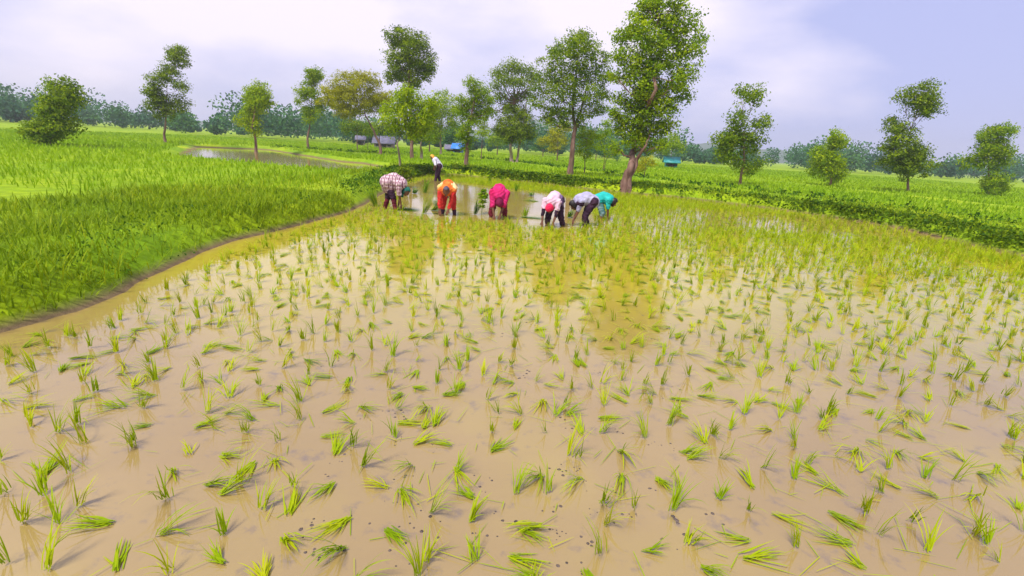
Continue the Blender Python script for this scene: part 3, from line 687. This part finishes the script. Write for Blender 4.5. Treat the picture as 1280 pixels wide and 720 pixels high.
bundle('slim dark sprig in front of the bank, up left of pink-clad worker', 612, 229, .42, 16, .08, flop=.4, seed=7, tb=.2)
bundle('flat bundle lying on the water at the feet of the plaid-shirted worker', 497, 262, .55, 80, 1.45, flop=.3, spread=.3, seed=8, tb=.4)
bundle('bright clump beside the left bank behind plaid-shirted worker', 470, 258, .55, 80, -.35, flop=.6, seed=9, tb=.8)
bundle('dark ragged clump on the mud right of the pink-clad worker', 664, 245, .26, 50, .5, flop=1.2, seed=10, tb=.05, spread=2)
bundle('dark ragged clump on the mud right of the green headscarf', 518, 242, .26, 50, .3, flop=1.2, seed=11, tb=.05, spread=2)
bundle('low dark clump behind the red-capped worker', 700, 250, .24, 50, .6, flop=1.1, seed=12, tb=.1, spread=1.6)
bundle('flat strands lying between the pink-clad and red-capped workers', 652, 272, .8, 26, 1.5, flop=.1, spread=.18, seed=13, tb=.35)
bundle('small lime tuft standing beside the pink-clad worker, on the right', 656, 271, .28, 26, .1, flop=.6, seed=14, tb=.9)
bundle('lime flattened heap left of red-capped worker', 672, 252, .5, 50, -1.3, flop=.4, spread=.5, seed=15, tb=.9)
bundle('reedy sprig right of the distant stooping worker', 555, 224, .45, 16, .5, flop=.3, seed=16, tb=.3)
bundle('small dark clump up right of pink-clad worker, near the lime rice', 687, 240, .24, 30, .5, flop=1.0, seed=17, tb=.1, spread=1.4)

# leafy plant with tiers of leaves
def tier_plant():
    r = np.random.default_rng(21); b = ground(602, 267); h = .62
    root = empty('leafy_plant', b, 'leafy lime plant with tiered broad leaves between orange-clad and pink-clad workers', 'plant')
    V, F = tube_data([(0, 0, -.1), (.01, 0, .25), (.0, .01, .45), (.015, 0, h)], [.012, .010, .008, .004], 6)
    link('stem', quads('stem', V, F, smooth=True), noise_mat('green_stem', (.1, .18, .02), (.16, .25, .03), 8), root)
    P = []; 
    for zz, rr, n in ((.2, .10, 12), (.33, .12, 14), (.46, .14, 22), (.55, .15, 26), (.63, .09, 16)):
        t = r.uniform(0, 6.28, n); q = rr * r.uniform(.3, 1, n); P.append(np.stack([q * np.cos(t), q * np.sin(t), zz + r.normal(size=n) * .02], 1))
    P = np.concatenate(P); V, F = leaf_cards(P, r.uniform(.12, .2, len(P)), None, r, up=2.2, asp=.5)
    link('foliage', quads('foliage', V, F, np.repeat(np.clip(r.normal(.8, .2, len(P)), 0, 1), 4)), BUNDLE, root)
tier_plant()

# mud clods and rotting straw lying at the surface
r = np.random.default_rng(31); md = MB()
spots = [(655, 464), (648, 470), (560, 468), (752, 450), (757, 472), (820, 497), (566, 459), (797, 390), (801, 394), (670, 405), (676, 399), (500, 612), (507, 655), (545, 653), (500, 690), (637, 650), (696, 640), (703, 668), (757, 655), (649, 694), (487, 615), (612, 648), (793, 649), (834, 420), (820, 425)]
spots += [(r.uniform(380, 900), r.uniform(400, 712)) for _ in range(70)]
for (px, py) in spots:
    c = ground(px, py); s = r.uniform(.003, .011)
    for q in range(int(r.integers(2, 6))):
        o = c + np.array([r.normal() * .035, r.normal() * .03, 0]); ss = s * r.uniform(.4, 1.1)
        th = np.linspace(0, 2 * math.pi, 7)[:-1]; rings = []
        for zz, rr in ((-.6, .9), (0, 1.1), (.45, .75), (.62, .2)):
            rings.append(np.stack([o[0] + ss * rr * np.cos(th) * r.uniform(.8, 1.25, 6), o[1] + ss * rr * np.sin(th) * r.uniform(.8, 1.25, 6), np.full(6, zz * ss * .35)], 1))
        V = np.concatenate(rings); F = [[a * 6 + b, a * 6 + (b + 1) % 6, (a + 1) * 6 + (b + 1) % 6, (a + 1) * 6 + b] for a in range(3) for b in range(6)]
        md.add(V, F)
tag(link('mud_clods', md.mesh('mud_clods', True), noise_mat('wet_mud', (.05, .04, .04), (.13, .095, .08), 20, .5, .5)), 'dark bits of mud and debris breaking the water surface', 'mud', kind='stuff')

# ------------------------------------------------------------------ people
def capsule(bm, a, b, ra, rb, n=14, flat=None):
    """closed tapered capsule from a to b"""
    a = np.asarray(a, float); b = np.asarray(b, float); d = b - a; L_ = np.linalg.norm(d)
    d = d / L_ if L_ > 1e-6 else np.array([0, 0, 1.0])
    ref = np.array([0, 1.0, 0]) if abs(d[1]) < .9 else np.array([1.0, 0, 0])
    s = np.cross(d, ref); s /= np.linalg.norm(s); t = np.cross(d, s)
    rings = []
    for th in np.linspace(-math.pi / 2, 0, 5)[1:]: rings.append((a + d * ra * math.sin(th), ra * math.cos(th)))
    for th in np.linspace(0, math.pi / 2, 5)[:-1]: rings.append((b + d * rb * math.sin(th), rb * math.cos(th)))
    fx, fy = flat or (1, 1)
    vs_ = [[bm.verts.new(c + rr * (fx * math.cos(2 * math.pi * k / n) * s + fy * math.sin(2 * math.pi * k / n) * t)) for k in range(n)] for c, rr in rings]
    lo = bm.verts.new(a - d * ra); hi = bm.verts.new(b + d * rb)
    for i in range(len(vs_) - 1):
        for k in range(n): bm.faces.new((vs_[i][k], vs_[i][(k + 1) % n], vs_[i + 1][(k + 1) % n], vs_[i + 1][k]))
    for k in range(n):
        bm.faces.new((vs_[0][(k + 1) % n], vs_[0][k], lo)); bm.faces.new((vs_[-1][k], vs_[-1][(k + 1) % n], hi))
def ellipsoid(bm, c, axes):
    c = Vector(c); r_ = bmesh.ops.create_icosphere(bm, subdivisions=3, radius=1.0)
    A = Matrix([[axes[j][i] for j in range(3)] for i in range(3)])
    for v in r_['verts']: v.co = c + A @ v.co
def remesh(name, bm, voxel, smooth=3):
    bmesh.ops.recalc_face_normals(bm, faces=bm.faces)
    me = bpy.data.meshes.new('tmp'); bm.to_mesh(me); bm.free()
    o = bpy.data.objects.new('tmp', me); COL.objects.link(o)
    m = o.modifiers.new('r', 'REMESH'); m.mode = 'VOXEL'; m.voxel_size = voxel; m.use_smooth_shade = True
    s = o.modifiers.new('s', 'SMOOTH'); s.iterations = smooth; s.factor = .5
    dg = bpy.context.evaluated_depsgraph_get(); dg.update()
    res = bpy.data.meshes.new_from_object(o.evaluated_get(dg)); res.name = name
    bpy.data.objects.remove(o); bpy.data.meshes.remove(me)
    return res
def two_bone(a, b, l1, l2, hint):
    a = np.asarray(a, float); b = np.asarray(b, float); d = b - a; L_ = np.linalg.norm(d)
    if L_ > .995 * (l1 + l2): b = a + d / L_ * .995 * (l1 + l2); d = b - a; L_ = np.linalg.norm(d)
    u = d / L_; x = (l1 * l1 - l2 * l2 + L_ * L_) / (2 * L_); h = math.sqrt(max(0, l1 * l1 - x * x))
    hn = np.asarray(hint, float); hn = hn - (hn @ u) * u; hn /= np.linalg.norm(hn) + 1e-9
    return a + u * x + hn * h, b
def unit(v): v = np.asarray(v, float); return v / (np.linalg.norm(v) + 1e-9)

SKIN = noise_mat('brown_skin', (.13, .055, .03), (.18, .08, .045), 12, .5, spec=.35)
EYE = noise_mat('eye', (.02, .015, .012), (.03, .02, .016), 3, .2)
HAIR = noise_mat('black_hair', (.010, .008, .008), (.025, .018, .015), 30, .45)
def cloth_mat(name, c1, c2, scale=6, rough=.85): return noise_mat(name, c1, c2, scale, rough, .5, 14, spec=.15)
def plaid_mat():
    m, n, l, b = mat_new('plaid_cloth')
    t = n.new('ShaderNodeTexCoord'); acc = None
    base = n.new('ShaderNodeRGB'); base.outputs[0].default_value = (.62, .44, .5, 1); cur = base.outputs[0]
    for ax_, sc_, colr, th in (('X', 11, (.13, .03, .06, 1), .62), ('Z', 11, (.22, .05, .11, 1), .62), ('Y', 11, (.16, .04, .08, 1), .66), ('X', 22, (.75, .66, .62, 1), .8)):
        wv = n.new('ShaderNodeTexWave'); wv.bands_direction = ax_; wv.inputs['Scale'].default_value = sc_ * .32; wv.inputs['Distortion'].default_value = 2.0; wv.inputs['Detail'].default_value = 1
        l.new(t.outputs['Object'], wv.inputs['Vector'])
        mr = n.new('ShaderNodeMapRange'); mr.inputs['From Min'].default_value = th; mr.inputs['From Max'].default_value = th + .12; mr.inputs['To Max'].default_value = .7
        l.new(wv.outputs['Fac'], mr.inputs['Value'])
        mxn = n.new('ShaderNodeMix'); mxn.data_type = 'RGBA'; mxn.inputs['B'].default_value = colr
        l.new(mr.outputs['Result'], mxn.inputs['Factor']); l.new(cur, mxn.inputs['A']); cur = mxn.outputs['Result']
    l.new(cur, b.inputs['Base Color']); setin(b, Roughness=.85)
    return m

def person(label, px, py, yaw, J, clothes, head=None, s=1.0):
    """J: joints in the person's own frame (x ahead, y left, z up, 0 = water surface)"""
    g = ground(px, py); root = empty('person', g, label, 'person'); root.rotation_euler[2] = yaw
    S = lambda p: np.asarray(p, float) * s
    hipL, hipR = S(J['hip']) + S((0, .085, 0)), S(J['hip']) - S((0, .085, 0))
    tl = J.get('thigh', .41) * s; sl = J.get('shin', .41) * s
    kh = J.get('kneehint', (1, 0, .1))
    kL, aL = two_bone(hipL, S(J['footL']), tl, sl, kh); kR, aR = two_bone(hipR, S(J['footR']), tl, sl, kh)
    mid, ch, nk, hd = S(J['mid']), S(J['chest']), S(J['neck']), S(J['head'])
    shL, shR = ch + S((.02, .165, 0)) , ch + S((.02, -.165, 0))
    eL, wL = two_bone(shL, S(J['handL']), .27 * s, .25 * s, J.get('elbowL', (-.4, .8, .2)))
    eR, wR = two_bone(shR, S(J['handR']), .27 * s, .25 * s, J.get('elbowR', (-.4, -.8, .2)))
    fdir = unit(J['face']); up = unit(hd - nk); up = unit(up - (up @ fdir) * fdir); sdv = np.cross(up, fdir)
    hip = S(J['hip'])
    bm = bmesh.new()
    capsule(bm, hip + S((0, .05, 0)), hip - S((0, .05, 0)), .115 * s, .115 * s)
    capsule(bm, hip, mid, .125 * s, .115 * s); capsule(bm, mid, ch, .115 * s, .125 * s)
    capsule(bm, shL, shR, .062 * s, .062 * s); capsule(bm, ch, nk, .10 * s, .055 * s); capsule(bm, nk, hd, .05 * s, .05 * s)
    for h_, k_, a_ in ((hipL, kL, aL), (hipR, kR, aR)):
        capsule(bm, h_, k_, .088 * s, .056 * s); capsule(bm, k_, k_ + (a_ - k_) * .35, .054 * s, .054 * s); capsule(bm, k_ + (a_ - k_) * .35, a_, .054 * s, .034 * s)
        capsule(bm, a_ + S((-.03, 0, -.04)), a_ + S((.14, 0, -.055)), .036 * s, .024 * s)
    for h_, e_, w_, sg in ((shL, eL, wL, 1), (shR, eR, wR, -1)):
        capsule(bm, h_, e_, .050 * s, .038 * s); capsule(bm, e_, w_, .038 * s, .025 * s)
        d_ = unit(unit(w_ - e_) + np.array([0, 0, -.35])); lat = unit(np.cross(d_, np.array([1.0, 0, 0]))); pal = np.cross(d_, lat)
        pm = w_ + d_ * .085 * s
        for q in (-.5, .5): capsule(bm, w_ + lat * .012 * q * s, pm + lat * .03 * q * 1.4 * s, .020 * s, .017 * s, 10)
        for q, ln in ((-1.5, .062), (-.5, .074), (.5, .070), (1.5, .055)):
            f0 = pm + lat * q * .0185 * s; f1 = f0 + (d_ + lat * q * .06) * ln * .55 * s; f2 = f1 + unit(d_ + pal * .7) * ln * .5 * s
            capsule(bm, f0, f1, .0088 * s, .0084 * s, 8); capsule(bm, f1, f2, .0084 * s, .0075 * s, 8)
        t0 = w_ + d_ * .03 * s - lat * sg * .022 * s; t1 = t0 + unit(d_ - lat * sg * .9 + pal * .3) * .04 * s; t2 = t1 + unit(d_ - lat * sg * .2 + pal * .5) * .03 * s
        capsule(bm, t0, t1, .0105 * s, .0095 * s, 8); capsule(bm, t1, t2, .0095 * s, .008 * s, 8)
    hw, hl, hh = .074 * s, .092 * s, .112 * s
    ellipsoid(bm, hd, (fdir * hl, sdv * hw, up * hh))
    capsule(bm, hd + fdir * hl * .55 - up * hh * .55, hd + fdir * hl * .68 - up * hh * .72, .048 * s, .034 * s)      # jaw
    capsule(bm, hd + fdir * hl * .93 + up * hh * .05, hd + fdir * (hl * 1.12) - up * hh * .2, .010 * s, .017 * s, 8)       # nose
    capsule(bm, hd + fdir * hl * .86 - up * hh * .47 + sdv * .02 * s, hd + fdir * hl * .86 - up * hh * .47 - sdv * .02 * s, .011 * s, .011 * s, 8)  # mouth
    for q in (-1, 1): capsule(bm, hd + sdv * q * hw * 1.0 + up * hh * .1, hd + sdv * q * hw * 1.06 - up * hh * .18, .017 * s, .012 * s, 8)   # ears
    me = remesh('body', bm, .0075, 2)
    b2_ = bmesh.new(); b2_.from_mesh(me)
    for q in (-1, 1):
        rr = bmesh.ops.create_icosphere(b2_, subdivisions=1, radius=.012 * s)
        for v in rr['verts']: v.co += Vector(hd + fdir * hl * .93 + up * hh * .08 + sdv * q * .031 * s)
        for f in {f for v in rr['verts'] for f in v.link_faces}: f.material_index = 1
    b2_.to_mesh(me); b2_.free()
    ob = link('body', me, SKIN, root); me.materials.append(EYE)
    K = dict(hip=hip, hipL=hipL, hipR=hipR, kL=kL, kR=kR, aL=aL, aR=aR, mid=mid, ch=ch, nk=nk, hd=hd, shL=shL, shR=shR, eL=eL, eR=eR, wL=wL, wR=wR)
    for cname, cm, parts, vox in clothes:
        bm = bmesh.new()
        for it in parts:
            a, b, ra, rb = it[:4]
            fl = it[4] if len(it) > 4 else None
            def P_(q):
                if isinstance(q, str): return K[q]
                if isinstance(q, tuple) and isinstance(q[0], str): return K[q[0]] + (K[q[1]] - K[q[0]]) * q[2] + (S(q[3]) if len(q) > 3 else 0)
                return S(q)
            capsule(bm, P_(a), P_(b), ra * s, rb * s, 16, fl)
        cmesh = remesh(cname, bm, vox, 3); nv = len(cmesh.vertices)
        co = np.empty(nv * 3, np.float32); no = np.empty(nv * 3, np.float32); cmesh.vertices.foreach_get('co', co); cmesh.vertices.foreach_get('normal', no)
        co = co.reshape(-1, 3); no = no.reshape(-1, 3)
        wv = .5 * np.sin(co[:, 0] * 38 + 9 * np.sin(co[:, 1] * 11) + co[:, 2] * 21) + .5 * np.sin(co[:, 1] * 45 + 7 * np.sin(co[:, 2] * 13 + px) - co[:, 0] * 17)
        co += no * (wv * .010)[:, None]; cmesh.vertices.foreach_set('co', co.ravel().astype(np.float32)); cmesh.update()
        link(cname, cmesh, cm, root)
    if head:
        hn, hm, cover, grow = head
        b3 = bmesh.new(); rr = bmesh.ops.create_icosphere(b3, subdivisions=4, radius=1.0)
        for v in list(b3.verts):
            c = v.co.copy(); 
            v.co = Vector(hd + fdir * c.x * hl * grow + sdv * c.y * hw * grow * 1.02 + up * (c.z * hh * grow + .004 * math.sin(c.x * 9) * math.sin(c.y * 8)))
        kill = []
        for f in b3.faces:
            c = f.calc_center_median(); q = np.array(c) - hd
            x_, z_ = (q @ fdir) / (hl * grow), (q @ up) / (hh * grow)
            if x_ > (.5 if hn == 'hair' else .18) + cover * max(0, z_) and z_ < .62: kill.append(f)
            elif z_ < -.75 and hn != 'headscarf': kill.append(f)
        bmesh.ops.delete(b3, geom=kill, context='FACES')
        bmesh.ops.solidify(b3, geom=list(b3.faces), thickness=.012 * s)
        mh = bpy.data.meshes.new(hn); b3.to_mesh(mh); b3.free()
        for p in mh.polygons: p.use_smooth = True
        ho = link(hn, mh, hm, root)
        if hn == 'headscarf':
            bt = bmesh.new(); k0 = hd - fdir * hl * .8 - up * hh * .5
            capsule(bt, k0, k0 - fdir * .03 * s + S((0, 0, -.02)), .034 * s, .03 * s); capsule(bt, k0, k0 + S((-.03, .03, -.16)), .03 * s, .04 * s, 12, (1, .4)); capsule(bt, k0, k0 + S((-.02, -.04, -.13)), .026 * s, .036 * s, 12, (1, .4))
            link('scarf_knot', remesh('scarf_knot', bt, .01, 2), hm, ho)
    return root

def bend(**k):
    J = dict(hip=(0, 0, .66), mid=(.17, 0, .73), chest=(.36, 0, .64), neck=(.45, 0, .56), head=(.565, 0, .455), footL=(.02, .14, -.14), footR=(-.02, -.14, -.14),
             handL=(.42, .10, .08), handR=(.44, -.08, .06), face=(.62, 0, -.78))
    J.update(k); return J
def shirt_parts(loose=1.0, sleeve=.85, hem=.35):
    return [(('hip', 'mid', -.1), 'mid', .150 * loose, .148 * loose), ('mid', 'ch', .148 * loose, .15 * loose), ('shL', 'shR', .085, .085), ('ch', ('ch', 'nk', .7), .125, .075),
            ('shL', ('shL', 'eL', sleeve), .075, .062), ('shR', ('shR', 'eR', sleeve), .075, .062)]
def long_sleeves(): return [('shL', 'eL', .07, .055), ('eL', ('eL', 'wL', .8), .055, .042), ('shR', 'eR', .07, .055), ('eR', ('eR', 'wR', .8), .055, .042)]
def trouser_parts(low=.5, w_=1.0):
    o = [(('hip', 'hipL', 1.0), ('hip', 'hipR', 1.0), .132 * w_, .132 * w_), ('hip', ('hip', 'mid', .35), .14, .14)]
    for q in 'LR': o += [('hip' + q, 'k' + q, .105 * w_, .078 * w_), ('k' + q, ('k' + q, 'a' + q, low), .078 * w_, .066 * w_)]
    return o
C_PLUM = cloth_mat('plum_black_cloth', (.022, .010, .022), (.05, .022, .042))
C_MAROON = cloth_mat('maroon_cloth', (.09, .012, .02), (.16, .02, .035))
C_ORANGE = cloth_mat('orange_cloth', (.62, .11, .02), (.72, .24, .04), 5)
C_RED = cloth_mat('red_cloth', (.42, .02, .02), (.55, .04, .03), 5)
C_CREAM = cloth_mat('cream_cloth', (.62, .45, .12), (.72, .58, .4), 5)
C_PINK = cloth_mat('magenta_cloth', (.40, .008, .07), (.62, .03, .18), 4)
C_PALE = cloth_mat('pale_pink_cloth', (.58, .38, .50), (.68, .52, .58), 5)
C_LAV = cloth_mat('lavender_grey_cloth', (.30, .28, .42), (.46, .44, .58), 5)
C_VIOLET = cloth_mat('violet_grey_cloth', (.12, .07, .16), (.2, .13, .25), 5)
C_TEAL = cloth_mat('teal_cloth', (.01, .33, .30), (.03, .45, .40), 5)
C_WHITE = cloth_mat('white_lavender_cloth', (.5, .48, .58), (.62, .6, .68), 5)
C_SCARF_G = cloth_mat('green_scarf', (.015, .10, .08), (.03, .17, .11), 8)
C_SCARF_D = cloth_mat('slate_scarf', (.06, .05, .08), (.12, .10, .14), 8)
C_SCARF_R = cloth_mat('red_scarf', (.6, .01, .06), (.72, .03, .10), 8)
C_SCARF_O = cloth_mat('orange_scarf', (.75, .33, .05), (.8, .5, .12), 8)
PLAID = plaid_mat()

# plaid shirt, profile to the right
person('person bent double in pink plaid shirt and green headscarf beside the left bank', 488, 262, R(-8),
       bend(hip=(-.05, 0, .72), mid=(.10, 0, .80), chest=(.28, 0, .70), neck=(.36, 0, .61), head=(.44, 0, .515), footL=(-.24, .10, -.12), footR=(.22, -.10, -.14), handL=(.20, .10, .20), handR=(.34, -.10, .10)),
       [('shirt', PLAID, shirt_parts(1.18, .95) + [('hipL', 'hipR', .19, .19), ('hip', ('hip', 'kL', .3), .19, .18), ('hip', ('hip', 'kR', .3), .19, .18)], .014),
        ('wrap', C_PLUM, trouser_parts(.1, 1.05), .014), ('leggings', C_MAROON, [('kL', ('kL', 'aL', .8), .07, .055), ('kR', ('kR', 'aR', .8), .07, .055)], .012)],
       ('headscarf', C_SCARF_G, .2, 1.14), s=1.04)
# orange, facing the camera
person('person bending forward in orange and cream top with slate-grey headscarf, facing the viewer', 560, 268, R(-90),
       bend(hip=(-.05, 0, .70), mid=(.08, 0, .76), chest=(.25, 0, .67), head=(.42, 0, .66), neck=(.34, 0, .67), face=(.85, 0, -.55), footL=(0, .19, -.14), footR=(.03, -.17, -.14), handL=(.36, .05, .16), handR=(.40, -.16, .10)),
       [('blouse', C_ORANGE, shirt_parts(1.15, .35), .014), ('sash', C_CREAM, [(('shL', 'mid', .3, (0, -.02, .075)), ('hip', 'mid', .2, (0, .03, .09)), .07, .06)], .014), ('sleeve', C_RED, [('shL', 'eL', .073, .06), ('eL', ('eL', 'wL', .8), .058, .045)], .014), ('sleeve', C_RED, [('shR', 'eR', .073, .06), ('eR', ('eR', 'wR', .8), .058, .045)], .014), ('shawl', C_CREAM, [(('shL', 'mid', .0, (-.02, .03, .05)), ('mid', 'hip', .3, (0, .09, .07)), .075, .07), (('shR', 'mid', .0, (-.02, -.03, .05)), ('mid', 'hip', .3, (0, -.09, .07)), .075, .07)], .014),
        ('trousers', C_RED, trouser_parts(.3, 1.05), .014), ('leggings', C_PLUM, [(('kL', 'aL', .25), ('kL', 'aL', .85), .06, .05), (('kR', 'aR', .25), ('kR', 'aR', .85), .06, .05)], .012)],
       ('headscarf', C_SCARF_D, .2, 1.14), s=1.02)
# pink
person('person bent low under a magenta pink sari covering back and arms, facing the viewer', 622, 272, R(-84),
       bend(hip=(-.04, 0, .66), mid=(.10, 0, .72), chest=(.27, 0, .62), neck=(.36, 0, .54), head=(.44, 0, .43), footL=(.0, .22, -.14), footR=(.0, -.21, -.14), handL=(.42, .02, .09), handR=(.40, -.12, .08), face=(.05, 0, -1), elbowL=(-.2, 1, .2), elbowR=(-.2, -1, .2)),
       [('sari', C_PINK, shirt_parts(1.2, 1.0) + [(('shL', 'mid', .2, (0, .06, .03)), ('hip', 'kL', .45, (0, .07, 0)), .085, .085), (('shR', 'mid', .2, (0, -.06, .03)), ('hip', 'kR', .45, (0, -.07, 0)), .085, .085), ('hip', 'mid', .17, .17), ('shL', 'eL', .09, .07), ('shR', 'eR', .09, .07)], .014),
        ('skirt', C_MAROON, trouser_parts(.45, 1.12), .014)],
       ('headscarf', cloth_mat('dark_maroon_scarf', (.10, .004, .03), (.18, .01, .05), 8), .9, 1.34), s=1.03)
# red cap
person('person bending in pale pink shirt, red cap and dark trousers, facing the viewer', 692, 282, R(-112),
       bend(hip=(-.06, 0, .64), mid=(.08, 0, .72), chest=(.27, 0, .64), neck=(.36, 0, .57), head=(.44, 0, .475), footL=(-.10, .26, -.14), footR=(.10, -.16, -.14), handL=(.42, .12, .14), handR=(.46, -.16, .10), face=(.2, 0, -1), elbowL=(0, 1, .1), elbowR=(0, -1, .1)),
       [('shirt', C_PALE, shirt_parts(1.12, .7), .014), ('vest', C_VIOLET, [(('mid', 'ch', .0, (0, .10, .0)), ('hip', 'kL', .3, (0, .06, .02)), .10, .10)], .014), ('trousers', C_PLUM, trouser_parts(.45, 1.05), .014),
        ('undersleeve', C_PLUM, [(('shL', 'eL', .6), ('eL', 'wL', .35), .056, .046), (('shR', 'eR', .6), ('eR', 'wR', .35), .056, .046)], .012)],
       ('cap', C_SCARF_R, .9, 1.3), s=1.0)
# grey shirt, to the left
person('dark-haired person in lavender grey shirt reaching far down to the left', 731, 282, R(190),
       bend(hip=(-.14, 0, .63), mid=(.02, 0, .71), chest=(.20, 0, .64), neck=(.28, 0, .59), head=(.345, 0, .52), footL=(.04, .13, -.14), footR=(-.16, -.12, -.14), handL=(.34, .08, .13), handR=(.30, -.04, .20), elbowL=(-.6, .5, 0), elbowR=(-.6, -.5, 0)),
       [('shirt', C_LAV, shirt_parts(1.15, .8), .014), ('vest', C_PLUM, [(('shL', 'mid', .1, (.02, .0, -.06)), ('shR', 'mid', .1, (.02, 0, -.06)), .10, .10)], .014), ('trousers', C_PLUM, trouser_parts(.5, 1.05), .014)],
       ('hair', HAIR, .25, 1.3), s=1.0)
# teal shirt, to the right, partly behind
person('black-haired person in a teal shirt bending away to the right, rightmost of all', 750, 274, R(-12),
       bend(hip=(-.10, 0, .56), mid=(.03, 0, .63), chest=(.17, 0, .58), neck=(.24, 0, .545), head=(.32, 0, .51), footL=(.0, .12, -.22), footR=(-.02, -.12, -.22), handL=(.20, .10, .05), handR=(.22, -.08, .05), face=(.8, 0, -.6)),
       [('shirt', C_TEAL, shirt_parts(1.12, .8) + [('hipL', 'hipR', .15, .15)], .014), ('trousers', cloth_mat('faded_teal_cloth', (.05, .2, .2), (.2, .25, .26)), trouser_parts(.1, 1.0), .014)],
       ('hair', HAIR, .25, 1.3), s=1.0)
# the distant one
person('distant person stooping in white top, dark trousers and orange headscarf, beyond the others', 547, 226, R(184),
       dict(hip=(-.08, 0, .72), mid=(.02, 0, .86), chest=(.13, 0, .99), neck=(.19, 0, 1.06), head=(.27, 0, 1.13), footL=(.10, .12, -.08), footR=(-.12, -.12, -.08), handL=(.18, .12, .62), handR=(.14, -.14, .60), face=(.85, 0, -.5)),
       [('shirt', C_WHITE, shirt_parts(1.05, .9), .016), ('trousers', C_PLUM, trouser_parts(.85, 1.1), .016)],
       ('headscarf', C_SCARF_O, .2, 1.16), s=1.0)
# bundles held in hands
bundle('dark green bundle held low by the orange-clad worker, hanging into the water', 555, 265, .42, 70, -1.05, flop=.6, spread=.35, seed=30, tb=.25, z0=.12)
bundle('dark green handful beside the grey-shirted worker, behind the reaching hands', 711, 272, .3, 50, .35, flop=.8, seed=31, tb=.2, spread=.8)

# ------------------------------------------------------------------ air
HAZE = 0.0007
if HAZE:
    hb = MB(); hb.box((-1260, -1260, -1.3), (1260, 1260, 62))
    hm = bpy.data.materials.new('haze_air'); hm.use_nodes = True; hn_ = hm.node_tree.nodes; hn_.clear()
    out = hn_.new('ShaderNodeOutputMaterial'); pv = hn_.new('ShaderNodeVolumePrincipled')
    pv.inputs['Density'].default_value = HAZE; pv.inputs['Color'].default_value = (.90, .94, 1.0, 1); pv.inputs['Anisotropy'].default_value = .2
    hm.node_tree.links.new(pv.outputs['Volume'], out.inputs['Volume'])
    tag(link('haze', hb.mesh('haze'), hm), 'thin pale bluish air softening the far trees', 'haze', kind='stuff')
